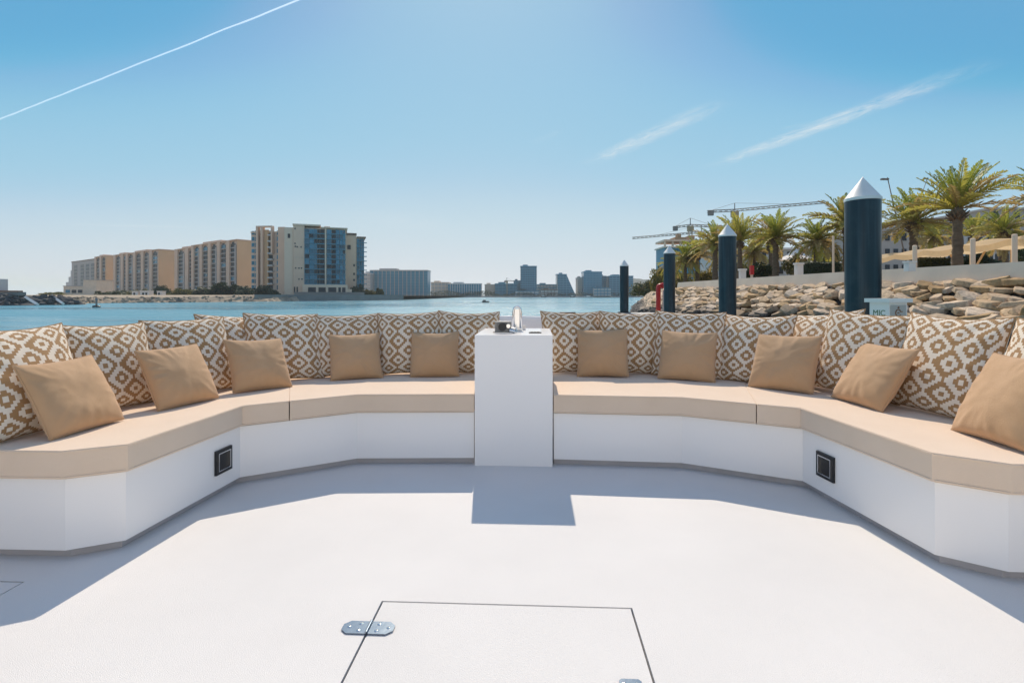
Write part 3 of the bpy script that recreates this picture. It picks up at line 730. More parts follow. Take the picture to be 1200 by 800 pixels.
CM = [crown_mesh(1, 44, -.35, .22, .65), crown_mesh(2, 36, .10, .12, .5), crown_mesh(3, 50, -.8, .45, .85), crown_mesh(4, 34, -.3, .35, .8)]
def trunk_mesh(seed, H_, r0, r1):
    r = random.Random(seed); mb = MB(); prof = []; n = max(10, int(H_/.16))
    for k in range(n+1):
        t = k/n; rr = r0+(r1-r0)*t+(.12*r0 if k % 2 else 0)
        if t > .88: rr += r0*.55*((t-.88)/.12)
        if t < .08: rr += r0*.25*(1-t/.08)
        prof.append((rr, H_*t))
    prof += [(r1*.9, H_+.18), (0, H_+.3)]
    mb.lathe(prof, 14)
    for v in mb.bm.verts: v.co += Vector((noise.noise(v.co*3), noise.noise(v.co*3+Vector((9, 0, 0))), 0))*r0*.22
    for k in range(26):                        # cut frond stubs under the crown
        a = k*2.4; z = H_*(.9+.1*(k/26)); rr = r1*1.1
        d = Vector((math.cos(a), math.sin(a), .9)); b0 = Vector((math.cos(a)*rr, math.sin(a)*rr, z-.1)); mb.tube([b0, b0+d*.22*max(1, r0/.2)], [.06, .02], 5)
    return mb.mesh('trunk', M['bark'])
def palm(px, py, Y, spread, label, cm=0, base=1.6, tw=10, lean=0.0, rot=None, tall=None):
    """px, py: where the fronds spring from; spread: half width of the crown in picture units"""
    c = P(px, py-4, Y); L = spread*Y/F*1.12; H_ = c.z-base; root = empty('palm_tree', (c.x, c.y, base))
    tag(root, label, 'palm tree', 'date palms behind the promenade wall')
    r0 = tw*Y/F/2
    link('trunk', trunk_mesh(int(px*7), H_, r0*1.05, r0*.85), root)
    k = link('crown', CM[cm], root); k.location = (0, 0, H_+.1); k.scale = (L*.96, L*.96, L*1.16); k.rotation_euler = (0, 0, rot if rot is not None else px*1.3)
    root.rotation_euler = (0, lean, 0)
    return root
palm(1122, 252, 23.5, 53, 'tall green date palm standing before the cream canopy, largest of the palms', 1, tw=10.5, rot=.4)
palm(1071, 267, 36, 43, 'date palm just right of the thick navy pile with drooping lower fronds', 0, tw=9.5)
palm(1222, 236, 30, 44, 'date palm cut off by the right edge of the photo', 3)
palm(1176, 277, 46, 34, 'bushy low date palm behind the cream canopy at the right edge', 2, tw=9)
palm(991, 268, 40, 40, 'date palm half hidden behind the thick navy pile', 0, tw=6, rot=1.1)
palm(957, 288, 40, 32, 'short date palm left of the thick navy pile with pale hanging fronds', 2, tw=7)
palm(909, 284, 42, 34, 'full date palm midway between the two nearer navy piles', 0, tw=7)
palm(903, 292, 52, 26, 'shaded date palm close behind the full one between the nearer piles', 1, tw=5)
palm(867, 288, 46, 33, 'date palm directly right of the second navy pile cap', 1, tw=5.5)
palm(838, 292, 56, 30, 'darker date palm directly left of the second navy pile', 0, tw=6)
palm(817, 304, 62, 25, 'slim date palm with dark trunk between the second and third navy piles', 3, tw=4.5)
palm(803, 308, 62, 23, 'yellowish date palm nearest the third navy pile', 2, tw=4)
palm(884, 300, 60, 26, 'ochre date palm between larger ones, right of the second navy pile', 2, tw=4)
palm(1141, 282, 60, 26, 'small green date palm behind the canopy right of the largest palm', 1, tw=5)
palm(1092, 283, 56, 24, 'small bushy date palm behind the canopy left of the largest palm', 2, tw=5)
palm(846, 306, 66, 20, 'low ochre date palm seen just behind the second navy pile', 2, tw=4)
palm(787, 316, 66, 17, 'small yellow date palm seen past the third navy pile', 2, tw=4)

def leaves_mesh(name, seed, nclump, nleaf, leaf, mats, core=True, flat=1.0):
    """a crown of many small leaf faces in uneven clumps inside a unit dome"""
    r = random.Random(seed); mb = MB()
    for c in range(nclump):
        v = Vector((r.gauss(0, 1), r.gauss(0, 1), r.gauss(0, 1))).normalized()*r.uniform(.25, .78); v.z = abs(v.z)*flat
        cr = r.uniform(.20, .42)
        for k in range(nleaf):
            q = v+Vector((r.gauss(0, 1), r.gauss(0, 1), r.gauss(0, 1))).normalized()*cr*r.random()**.4
            if q.z < -.05: q.z = -.05+r.random()*.1
            a = Vector((r.gauss(0, 1), r.gauss(0, 1), r.gauss(0, 1))).normalized(); b = a.orthogonal().normalized()
            l = leaf*r.uniform(.6, 1.3); mb.mi = r.choices(range(len(mats)), [3, 2, 1][:len(mats)])[0]
            mb.quad([q-a*l, q+b*l*.45, q+a*l, q-b*l*.45])
    return mb.mesh(name, mats)
BUSH = {'green': leaves_mesh('crown', 21, 20, 190, .085, [M['leaf1'], M['leafd'], M['leaf2']]),
        'dark': leaves_mesh('crown', 22, 24, 200, .085, [M['leafd'], M['leaf1'], M['leafd']]),
        'yellow': leaves_mesh('crown', 23, 22, 170, .08, [M['leaf3'], M['leaf2'], M['leaf2']]),
        'olive': leaves_mesh('crown', 24, 20, 170, .08, [M['leaf2'], M['leaf1'], M['leaf3']])}
TRK = MB(); TRK.tube([(0,0,-.3), (.02,0,.05), (-.02,.02,.35), (.03,0,.6)], [.06,.05,.035,.012], 7)
for a in (0, 2.1, 4.2): TRK.tube([(0,0,.15), (math.cos(a)*.2, math.sin(a)*.2, .4), (math.cos(a)*.35, math.sin(a)*.35, .6)], [.03,.02,.008], 5)
TRK = TRK.mesh('trunk', M['bark'])
def tree(x, ytop, ybase, Y, wpx, kind, label, group, name='tree', rot=0):
    b = P(x, ybase, Y); h = (ybase-ytop)*Y/F; w_ = wpx*Y/F/2
    root = empty(name, b); tag(root, label, name.replace('_', ' '), group)
    t = link('trunk', TRK, root); t.scale = (w_, w_, h); t.location = (0, 0, .02)
    c = link('crown', BUSH[kind], root); c.scale = (w_*1.15, w_*1.15, h); c.location = (0, 0, h*.04); c.rotation_euler = (0, 0, rot+x)
    return root
G1 = 'yellowing trees at the far end of the palms'
tree(775, 309, 340, 72, 26, 'yellow', 'yellowing leafy tree left of the third navy pile, before the hill', G1)
tree(797, 316, 338, 74, 30, 'yellow', 'ochre leafy shrub tree just right of the third navy pile', G1)
tree(826, 312, 336, 70, 30, 'yellow', 'ochre leafy tree under the slim palms between second and third piles', G1)
tree(755, 327, 346, 120, 36, 'olive', 'low olive scrub clump between the farthest pile and the red pipe', None, 'shrub')
tree(890, 306, 324, 50, 34, 'dark', 'dark rounded shrub under the palms right of the second pile', None, 'shrub')
tree(866, 306, 326, 56, 26, 'olive', 'olive shrub behind the second navy pile at the wall', None, 'shrub')
tree(930, 295, 321, 44, 32, 'olive', 'loose leafy frangipani tree before the white tents', None)
tree(1085, 290, 318, 36, 34, 'green', 'green shrub under the canopy left of the largest palm trunk', None, 'shrub')
tree(1150, 288, 314, 33, 40, 'green', 'green shrub under the canopy right of the largest palm trunk', None, 'shrub')
tree(1199, 284, 308, 28, 26, 'green', 'green shrub beneath the canopy at the right edge', None, 'shrub')
tree(975, 288, 318, 52, 26, 'olive', 'olive bush between the short palm and the thick navy pile', None, 'shrub')
# clipped hedge
def hedge(x0, x1, y0, y1, Y, label):
    a, b = P(x0, y1, Y), P(x1, y0, Y); r = random.Random(int(x0)); mb = MB(); cx = (a.x+b.x)/2; w_ = (b.x-a.x)/2; h = b.z-a.z
    mb.mi = 1; mb.box(-w_+.05, w_-.05, .05, .75, 0, h-.05); mb.mi = 0
    for k in range(2600):
        f = r.choice('ftb'); q = Vector((r.uniform(-w_, w_), 0 if f == 'f' else r.uniform(0, .8), h if f == 't' else r.uniform(0, h)))
        if f == 'b': q.x = r.choice((-w_, w_))
        n_ = Vector((r.gauss(0, 1), r.gauss(0, 1), r.gauss(0, 1))).normalized(); o_ = n_.orthogonal().normalized(); l = .06*r.uniform(.6, 1.3)
        q += Vector((r.gauss(0, .02), r.gauss(0, .03), r.gauss(0, .03))); mb.mi = r.choice((0, 0, 1)); mb.quad([q-n_*l, q+o_*l*.5, q+n_*l, q-o_*l*.5])
    o = mb.build('hedge', [M['leaf1'], M['leafd']]); o.location = (cx, Y, a.z); tag(o, label, 'hedge')
hedge(940, 985, 307.5, 322, 36, 'dark clipped hedge on the wall beside the white pillar')
hedge(1088, 1114, 303, 316, 31, 'dark clipped hedge under the cream canopy')
def pillar(x, y0, y1, Y, wpx, label, cat='pillar', mt='white', cap=True):
    a = P(x, y1, Y); h = (y1-y0)*Y/F; w_ = wpx*Y/F/2; root = empty(cat, (a.x, a.y, a.z)); tag(root, label, cat)
    m = MB(); m.box(-w_, w_, -w_, w_, 0, h*.86); m.bevel(.01, 2); m.build('shaft', M[mt], root, 40)
    m = MB(); m.box(-w_*1.25, w_*1.25, -w_*1.25, w_*1.25, h*.862, h); m.bevel(.015, 2); m.build('coping', M[mt], root, 40)
pillar(936, 308, 323, 33, 7, 'white garden pillar at the left end of the clipped hedge')
pillar(1066, 306, 318, 17.2, 8, 'small white block standing on the promenade wall by the thick pile', 'block')
pillar(870, 315, 330, 38, 6, 'short pale pillar behind the wall right of the second pile')
# red post box like hydrant
h0 = P(881, 330, 40); rd = empty('hydrant_cabinet', h0); tag(rd, 'small red cabinet on a pale post under the palms', 'cabinet')
m = MB(); m.box(-.14, .14, -.1, .1, .55, 1.25); m.bevel(.02, 2); m.build('case', M['red'], rd, 40)
m = MB(); m.box(-.08, .08, -.06, .06, 0, .548); m.build('post', M['pale'], rd)

# canopy on round posts
cn = empty('shade_canopy', (21.7, 20.5, 1.5), math.atan2(-1.75, -14)); 
tag(cn, 'long cream fabric shade canopy on posts behind the promenade wall', 'canopy')
cn.rotation_euler = (0, 0, math.atan2(34.5-17, 23.9-21.2)-math.pi/2); cn.location = (21.2, 17, 1.5)
m = MB(); NX, NY = 10, 64; Lc = 17.4; vv = {}
for i in range(NX+1):
    for j in range(NY+1):
        x = 3.4*i/NX; y = Lc*j/NY; ph = (y/2.9) % 1.0
        z = 2.12-.16*math.sin(math.pi*ph)+.30*math.sin(math.pi*min(1, i/NX))*(.6+.4*math.cos(2*math.pi*ph))-.02*noise.noise(Vector((x, y, 1))*2)
        vv[i, j] = m.bm.verts.new((x, y, z))
for i in range(NX):
    for j in range(NY): f = m.bm.faces.new((vv[i,j], vv[i+1,j], vv[i+1,j+1], vv[i,j+1])); f.smooth = True
for j in range(NY):                      # hanging edge
    a, b = vv[0, j].co, vv[0, j+1].co; d = Vector((-.03, 0, -.30))
    q = [m.bm.verts.new(x) for x in (a+Vector((0,0,-.002)), b+Vector((0,0,-.002)), b+d, a+d)]; m.bm.faces.new(q)
m.build('fabric', M['canopy'], cn)
for k in range(6):
    m = MB(); m.tube([(3.2, 1.45+2.9*k, 0), (3.2, 1.45+2.9*k, 2.1)], .06, 10); m.build('rear_post', M['pale'], cn)
for k in (1, 3):
    for s in (-1, 1):
        m = MB(); m.tube([(.2, 2.9*k+0, .3), (.2, 2.9*k+s*1.3, 1.85)], .045, 8); m.build('brace', M['canopy'], cn)
for i, (x, y0, Y, lab) in enumerate(((1072, 288, 19.5, 'pale round post on the promenade wall right of the thick pile'), (1140, 280, 18.2, 'pale round post on the promenade wall right of the largest palm'), (1189, 275, 17.2, 'pale round post on the promenade wall near the right edge'), (976.5, 277, 30, 'slim pale lamp post left of the thick navy pile'))):
    t = P(x, y0, Y); m = MB(); rr = (.075 if i < 3 else .06); z0 = 1.5
    m.lathe([(rr*1.3, 0), (rr*1.3, .08), (rr, .1), (rr, t.z-z0), (rr*.6, t.z-z0+.02), (0, t.z-z0+.025)], 16)
    o = m.build('round_post', M['pale'], None, 40); o.location = (t.x, t.y, z0); tag(o, lab, 'post', 'pale round posts by the promenade wall' if i < 3 else None)
# tall light masts
for x0, y0, x1, y1, Y, lab in ((1040, 208, 1052, 262, 60, 'thin grey mast with a lamp head leaning beside the thick navy pile'), (1087, 208, 1076, 240, 90, 'faint thin mast with a small lamp left of the largest palm')):
    a, b = P(x0, y0, Y), P(x1, y1, Y); base = b+(b-a)*((b.z-1.5)/(a.z-b.z)); root = empty('light_mast', base); tag(root, lab, 'light mast')
    m = MB(); m.tube([(0, 0, 0), tuple(a-base)], [.10, .05], 8); m.build('pole', M['craney'], root)
    m = MB(); e = a-base; m.box(e.x-.75, e.x+.1, e.y-.15, e.y+.15, e.z-.30, e.z-.12); m.tube([(e.x, e.y, e.z-.2), (e.x-.5, e.y, e.z-.1)], .04, 6); m.build('lamp_head', M['craney'], root)
# white tents
for x, y0, y1, Y, wpx, lab in ((934, 284, 316, 66, 36, 'white pointed tent roof behind the frangipani tree'), (966, 294, 318, 70, 40, 'lower white pointed tent roof left of the thick pile')):
    a = P(x, y1, Y); h = (y1-y0)*Y/F; w_ = wpx*Y/F/2; root = empty('white_tent', a); tag(root, lab, 'tent', 'white tents behind the palms')
    m = MB(); prof = [(w_*math.sqrt(2), h*.35), (w_*.7, h*.52), (w_*.28, h*.74), (.05, h)]
    m.lathe(prof, 4, smooth=False); m.build('roof', M['white'], root)
    for sx in (-1, 1):
        for sy in (-1, 1):
            m = MB(); m.tube([(sx*w_*.92, sy*w_*.92, 0), (sx*w_*.92, sy*w_*.92, h*.37)], .06, 8); m.build('pole', M['white'], root)
    root.rotation_euler = (0, 0, R(0))

# ------------------------------------------------------------------ buildings
PANE = {}
def pane_mesh(mt):
    if mt not in PANE:
        m = MB(); m.box(-.5, .5, -.5, .5, -.5, .5); PANE[mt] = m.mesh('window', M[mt])
    return PANE[mt]
def part_box(name, parent, mt, *boxes, bev=0):
    m = MB()
    for b in boxes: m.box(*b)
    return m.build(name, M[mt], parent)
def win(parent, x0, x1, z0, z1, mt, y=-.0, d=.2, name='window'):
    o = link(name, pane_mesh(mt), parent); o.location = ((x0+x1)/2, y, (z0+z1)/2); o.scale = (x1-x0, d, z1-z0); return o
def frame(name, p0, p1, label, group=None, z=0.9, cat='building'):
    """an Empty at the left foot of a facade; local x runs along the facade, local y goes into the building"""
    a, b = Vector(p0), Vector(p1); d = b-a
    r = empty(name, (a.x, a.y, z), math.atan2(d.y, d.x)); tag(r, label, cat, group); return r, d.length
E_ = EYE
def row_block(xa, xb, t_, label, H_, depth=9, seed=0, setback=0, strips=4):
    """one apartment block of the long row: beige piers, dark balcony bays floor by floor, a plain end wall"""
    def L(x):
        k = (600-x)/600.; t = (k*282-145)/(.8-.6*k); return (-145-.8*t, 282+.6*t)
    a, b = L(xa), L(xb); n_ = Vector((.6, .8))*setback
    r, w_ = frame('apartment_block', (a[0]+n_.x, a[1]+n_.y), (b[0]+n_.x, b[1]+n_.y), label, 'long row of beige apartment blocks')
    rd = random.Random(seed); H_ = H_+.2
    part_box('wall', r, 'pinkr', (0, w_, .6, depth, 0, H_-.5))
    part_box('end_wall', r, 'beige2', (w_+.003, w_+.35, -.25, depth, 0, H_-.8))
    part_box('roof', r, 'beige', (-.2, w_+.55, -.5, depth+.3, H_-.498, H_), (w_*.2, w_*.6, 1.5, depth-2, H_+.003, H_+1.3))
    fl = 10; fh = (H_-5.0)/fl; bw_ = w_/strips
    piers = []; slabs = []
    for k in range(strips):
        x0 = k*bw_; piers.append((x0, x0+bw_*.30, -.55, .595, 0, H_-.502))
        mid = x0+bw_*.30
        if k % 2 == 0: slabs.append((mid+bw_*.44, mid+bw_*.56, -.1, .595, 0, H_-3.2))
        for f in range(fl):
            z0 = 3.0+f*fh
            win(r, mid+.02, mid+bw_*.43, z0+.5, z0+fh-.22, 'glass' if rd.random() > .2 else 'glassb', .5)
            if k % 2 == 0: win(r, mid+bw_*.58, mid+bw_*.68, z0+.9, z0+fh-.4, 'glass', .5)
            slabs.append((mid+.01, mid+bw_*.43, -.15+(.1 if k % 2 else 0), .45, z0-.12, z0+.38))
        win(r, mid+bw_*.1, mid+bw_*.3, H_-2.2, H_-1.2, 'glass', .5)
    part_box('pier', r, 'beige', *piers); part_box('balconies', r, 'greyr', *slabs)
    return r
HB_ = 31.2
row_block(225, 278, 0, 'tall beige apartment block with golden end wall, nearest of the long row', HB_+.6, 8.5, 1, 0, 5)
row_block(200.5, 225.5, 0, 'narrow beige apartment block set back right of the second golden wall', HB_, 10, 2, 2.5, 2)
row_block(148, 186, 0, 'beige apartment block with the second golden end wall, middle of the row', HB_+1.3, 10, 3, 0, 4)
row_block(131, 148.5, 0, 'beige apartment block third from the far end of the row', HB_+1.8, 10, 4, 1.5, 2)
row_block(111.5, 124, 0, 'beige apartment block second from the far end of the row', HB_+2.2, 10, 5, 0, 2)
# stepped far end
def Lr(x):
    k = (600-x)/600.; t = (k*282-145)/(.8-.6*k); return (-145-.8*t, 282+.6*t)
r, w_ = frame('apartment_block', Lr(84), Lr(112), 'grey apartment block with stepped terraces at the far left end of the row')
part_box('wall', r, 'greyr', (0, w_, 0, 14, 0, 31.5)); part_box('roof', r, 'roofb', (-.3, w_+.3, -.3, 14.3, 31.503, 32.2))
for k, (h, l) in enumerate(((24, 6), (18, 13), (13, 22))): part_box('terrace', r, 'whiter', (-l, -(0, 6, 13)[k]-.01, .5, 12, 0, h))
for k, x in enumerate((.12, .40, .62, .82)):
    for f in range(6): win(r, w_*x, w_*(x+.13), 9.5+f*3.2+(6 if k == 0 and f < 2 else 0)*0, 12.2+f*3.2, 'glass', -.02)
r, w_ = frame('podium_block', (-219, 250), (-203.5, 251), 'blank grey podium building before the far end of the apartment row')
part_box('wall', r, 'concrete', (0, w_*.6, 0, 10, 0, 4.6), (w_*.603, w_, -.3, 11, 0, 7.6)); part_box('roof', r, 'greyr', (-.2, w_*.6, -.2, 10.2, 4.603, 4.9), (w_*.6, w_+.2, -.5, 11.2, 7.603, 7.9))
for k in range(3): win(r, 1+k*2.9, 3.0+k*2.9, 1.4, 2.9, 'glassb' if k < 1 else 'glass', -.02)
# end block with frame towers
r, w_ = frame('apartment_tower', (-123.5, 241), (-105.5, 239), 'pinkish apartment block with tall open frames beside the glass fronted tower', None)
Z = lambda y, Y: EYE-.9-(y-HY)*Y/F
h1, h2 = Z(266.5, 240), Z(270, 240)
part_box('wall', r, 'pinkr', (0, w_, 1.2, 14, 0, h2-1)); part_box('roof', r, 'pale', (-.2, w_+.2, .9, 14.2, h2-.998, h2-.4))
part_box('frame', r, 'beige', (3.6, 4.6, -.8, 1.1, 0, h1), (5.9, 7.0, -.8, 1.1, 0, h1), (3.6, 11.6, -.795, 1.1, h1+.002, h1+.7), (11.0, 11.7, -.8, 1.1, 20, h1), (w_-3.4, w_-.2, -1.0, 1.1, 0, h1))
part_box('bay_wall', r, 'beige2', (7.05, 9.0, .4, 1.15, 2, h1-1))
bal = []
for f in range(10):
    z0 = 2.6+f*2.85
    win(r, .3, 1.6, z0+.6, z0+2.3, 'glassb', 1.15); win(r, 1.9, 3.4, z0+.3, z0+2.4, 'glassb', 1.15); win(r, 4.65, 5.85, z0+.3, z0+2.6, 'glass', 1.15)
    win(r, 9.1, 10.9, z0+.5, z0+2.3, 'glass', 1.15); win(r, w_-5.2, w_-3.5, z0+.4, z0+2.3, 'glassb', 1.15)
    bal.append((9.05, 11.5, -.4, 1.0, z0-.15, z0+.5))
part_box('balconies', r, 'whiter', *bal); part_box('podium', r, 'beige', (8, w_, -1.6, -1.05, 0, 2.4))
# glass fronted tower
Y0 = 225; X_ = lambda x: (x-600)*Y0/F
r, w_ = frame('glass_tower', (-100.1, 225), (-75.6, 233.5), 'beige tower with broad blue glass front above pale podium, biggest of all', None)
k = w_/(405.5-333); xx = lambda x: (x-333)*k; zz = lambda y: EYE-.9-(y-HY)*Y0/F
part_box('wall', r, 'beige', (xx(343.2), xx(356), 0, 20, 0, zz(263.5)), (xx(356.003), w_, .9, 20, 0, zz(265.4)))
part_box('stair_tower', r, 'pale', (xx(333), xx(343), .6, 16, 0, zz(266)))
part_box('roof', r, 'pale', (xx(343)-.2, xx(375), -.3, 20.2, zz(263.4), zz(261.6)), (xx(379), xx(386), 2, 12, zz(265.3), zz(262.5)), (xx(375.2), w_+.6, -.4, 20.2, zz(265.3), zz(264.2)))
part_box('podium', r, 'pale', (xx(354), w_+.6, -1.6, .85, 0, zz(333.2)), (xx(354.2), w_+2.4, -1.0, .8, 0, zz(338.5)))
fl = 11; za, zb = zz(332.8), zz(266.2); fh = (zb-za)/fl; xs = [356.5, 361.5, 367, 371, 374, 379.8, 382, 388, 393.2, 397.5, 401.5, 404.5]
slab = []
rd = random.Random(8)
for f in range(fl):
    slab.append((xx(356.2), xx(405), -.35, .55, za+f*fh-.18, za+f*fh+.18))
    for i in range(len(xs)-1):
        rec = 371 <= xs[i] < 380 or 388 <= xs[i] < 393
        if xs[i] == 379.8: continue
        win(r, xx(xs[i])+.08, xx(xs[i+1])-.08, za+f*fh+.25, za+(f+1)*fh-.25, 'glass' if (rec or rd.random() < .12) else 'glassb', .75 if rec else .1+(0 if i < 9 else .25))
part_box('floor_slabs', r, 'slab', *slab); part_box('mullion', r, 'pale', (xx(379.9), xx(381.6), -.5, .85, za, zb)); part_box('mullion', r, 'slab', (xx(356.05), xx(356.5), -.3, .85, za, zb), (xx(366.8), xx(367.2), -.3, .85, za, zb), (xx(393), xx(393.5), -.3, .85, za, zb))
for x0, x1 in ((360.5, 369.5), (372.5, 381), (384, 393.5), (396, 399), (400.5, 404.5)): win(r, xx(x0), xx(x1), zz(343), zz(336.5), 'glass', -1.62)
for x, y in ((344.5, 284), (344.8, 287.5), (347, 288), (351.5, 288), (345.2, 313), (349, 313), (352, 313), (349, 326), (352.5, 326), (344.5, 266.5)): win(r, xx(x), xx(x+1.5), zz(y+1.6), zz(y), 'glass', -.02)
win(r, xx(344), xx(345.5), zz(343), zz(336), 'glass', -.02); win(r, xx(347), xx(348.6), zz(343), zz(336), 'glass', -.02); win(r, xx(336.8), xx(339.6), zz(278.5), zz(273.5), 'glass', .58)
part_box('string_course', r, 'pinkr', (xx(344), xx(355.8), -.12, -.01, zz(301.5), zz(300.8)))
Y1 = 247; r, w_ = frame('glass_tower', (-79.6, 243), (-71.0, 246), 'beige tower with a narrow blue glass end behind the biggest glass tower', None)
k = w_/23.5; xx = lambda x: (x-403.5)*k; zz = lambda y: EYE-.9-(y-HY)*Y1/F
part_box('wall', r, 'beige', (0, xx(417.6), 0, 16, 0, zz(276.5)), (xx(417.61), w_, .7, 16, 0, zz(279)))
part_box('roof', r, 'roofb', (-.2, xx(418), -.3, 16.2, zz(276.4), zz(274)), (xx(418.1), w_+.8, -.5, 16.2, zz(278.9), zz(277.8)))
za, zb = zz(338), zz(279.5); fh = (zb-za)/11; slab = []
for f in range(11):
    slab.append((xx(418), w_+1.2, -.5, .6, za+f*fh-.16, za+f*fh+.16))
    for x0, x1 in ((418.2, 421), (421.3, 424), (424.3, 426.9)): win(r, xx(x0), xx(x1), za+f*fh+.25, za+(f+1)*fh-.25, 'glassb', .5)
part_box('floor_slabs', r, 'slab', *slab)
for y in (310, 320, 327): win(r, xx(414), xx(416), zz(y+2.5), zz(y), 'glass', -.02)
win(r, xx(407), xx(411), zz(293), zz(288), 'glass', -.02)

# left shore land
SH = [(-54,252), (-66,230), (-87,205), (-95,186), (-108,167), (-124,153), (-122,139), (-110,126), (-117,114), (-150,106), (-260,100)]
SZ = [1.0,1.2,1.2,1.0,.6,.5,.6,.8,1.3,1.3,1.3]
m = MB(); off = inset(SH, 4.0); off2 = inset(SH, -4.0)
near = off if sum(p[1] for p in off) < sum(p[1] for p in off2) else off2
top_ = [m.bm.verts.new((x, y, z)) for (x, y), z in zip(SH, SZ)]
f = m.bm.faces.new(top_+[m.bm.verts.new(p) for p in ((-1200,100,1.3), (-1200,900,1.0), (-54,900,1.0))]); bmesh.ops.triangulate(m.bm, faces=[f])
tag(m.build('ground', M['land']), kind='structure')
m = MB(); Nn = len(SH)
for i in range(2, Nn-1):
    for k in range(6):
        pass
    m.mi = 0 if i < 6 else 1
    a0, a1, b0, b1 = (Vector((*SH[i], SZ[i])), Vector((*SH[i+1], SZ[i+1])), Vector((*near[i], -1.5)), Vector((*near[i+1], -1.5)))
    n1, n2 = 14, 5; g_ = {}
    for u in range(n1+1):
        for v in range(n2+1):
            p = a0.lerp(a1, u/n1).lerp(b0.lerp(b1, u/n1), v/n2)
            if 0 < v < n2+1: p += Vector((noise.noise(p*.9), noise.noise(p*.9+Vector((5, 0, 0))), noise.noise(p*.7+Vector((0, 7, 0)))))*(.75 if 0 < v else 0)*(1 if 0 < u < n1 else 0)
            g_[u, v] = m.bm.verts.new(p)
    for u in range(n1):
        for v in range(n2): fc = m.bm.faces.new((g_[u,v], g_[u+1,v], g_[u+1,v+1], g_[u,v+1])); fc.material_index = m.mi
tag(m.build('shore_bank', [M['bank'], M['bankdark']]), kind='structure')
for lo_i, hi_i, n_, mt, lab in ((7, 10, 150, 'bankdark', 'dark rocks piled along the breakwater at the far left'), (3, 7, 230, 'bank', 'sandy rocks strewn along the low left bank')):
    bmr = bmesh.new(); rq = random.Random(lo_i)
    for k in range(n_):
        t = rq.uniform(lo_i, hi_i-.001); i_ = int(t); u = t-i_; v = rq.random()
        a = Vector((*SH[i_], SZ[i_])).lerp(Vector((*SH[i_+1], SZ[i_+1])), u); b = Vector((*near[i_], -1.5)).lerp(Vector((*near[i_+1], -1.5)), u)
        q = a.lerp(b, v); sz = rq.uniform(.8, 2.0)*(1 if lo_i == 7 else .7)
        b0 = len(bmr.verts); bmr.from_mesh(rq.choice(RM)); bmr.verts.ensure_lookup_table(); mx = Matrix.Translation(q) @ Matrix.Rotation(rq.uniform(0, 6), 4, 'Z') @ Matrix.Rotation(rq.uniform(-.5, .5), 4, 'X') @ Matrix.Diagonal((sz, sz, sz*1.5, 1))
        for vv_ in bmr.verts[b0:]: vv_.co = mx @ vv_.co
    me = bpy.data.meshes.new('rocks'); bmr.to_mesh(me); bmr.free(); me.materials.append(M[mt]); me.set_sharp_from_angle(angle=R(26))
    tag(link('rocks', me), lab, 'rocks', None, 'stuff')
m = MB(); q = [SH[0], SH[1], SH[2], (-94.2,186)]; qi = inset(q, .8 if inset(q, .8)[2][1] < q[2][1] else -.8)
m.prism([(x, y) for x, y in qi+[(q[3][0], q[3][1]+2), (q[2][0], q[2][1]+3), (q[1][0]-3, q[1][1]+3), (q[0][0]-3, q[0][1])]], -1.7, 1.35); m.bevel(.05, 1)
tag(m.build('quay_wall', M['quay'], None, 40), 'grey stone quay wall below the biggest glass tower', 'quay wall')
m = MB(); a, b = P(345, 344, 214), P(427, 344, 232)
m.box(0, 1, 0, .3, 0, 1); pw = m.build('terrace_wall', M['quay']); d = b-a; pw.location = (a.x, a.y, 1.2); pw.scale = (d.length, 1, 1.3); pw.rotation_euler = (0, 0, math.atan2(d.y, d.x)); tag(pw, 'long grey terrace wall at the foot of the glass towers', 'wall')
# concrete ramps on the breakwater and a shed
for (x0, y0, x1, y1, Y, lab) in ((30, 349.5, 44, 358, 117, 'pale sloping beam down the dark breakwater, left of two'), (61, 348, 74, 357, 124, 'pale sloping beam down the dark breakwater, right of two')):
    a, b = P(x0, y0, Y+1), P(x1, y1, Y-4); m = MB(); d = (b-a)
    m.tube([(0, 0, .25), tuple(d+Vector((0, 0, .25)))], .35, 4, smooth=False); o = m.build('slip_beam', M['white']); o.location = a; tag(o, lab, 'beam', 'sloping beams on the breakwater')
r, w_ = frame('harbour_shed', (-135, 122), (-119.6, 121.5), 'pale block and brown roofed shed at the left edge of the photo', None, 1.3)
part_box('wall', r, 'whiter', (-3, w_-8.4, 2, 8, 0, 3.9)); part_box('roof', r, 'roofb', (-3, w_-5.5, -1, 9, .5, 1.0))
part_box('post', r, 'greyr', (.4, .7, -.8, -.5, 0, .495), (w_-6.2, w_-5.9, -.8, -.5, 0, .495))
part_box('breakwater_cap', None, 'quay', (-150, -113.2, 117.3, 119.3, 1.0, 1.85)); o = COL.objects['breakwater_cap']; tag(o, 'flat grey concrete cap on top of the dark breakwater', 'breakwater')
G2 = 'trees along the left shore'
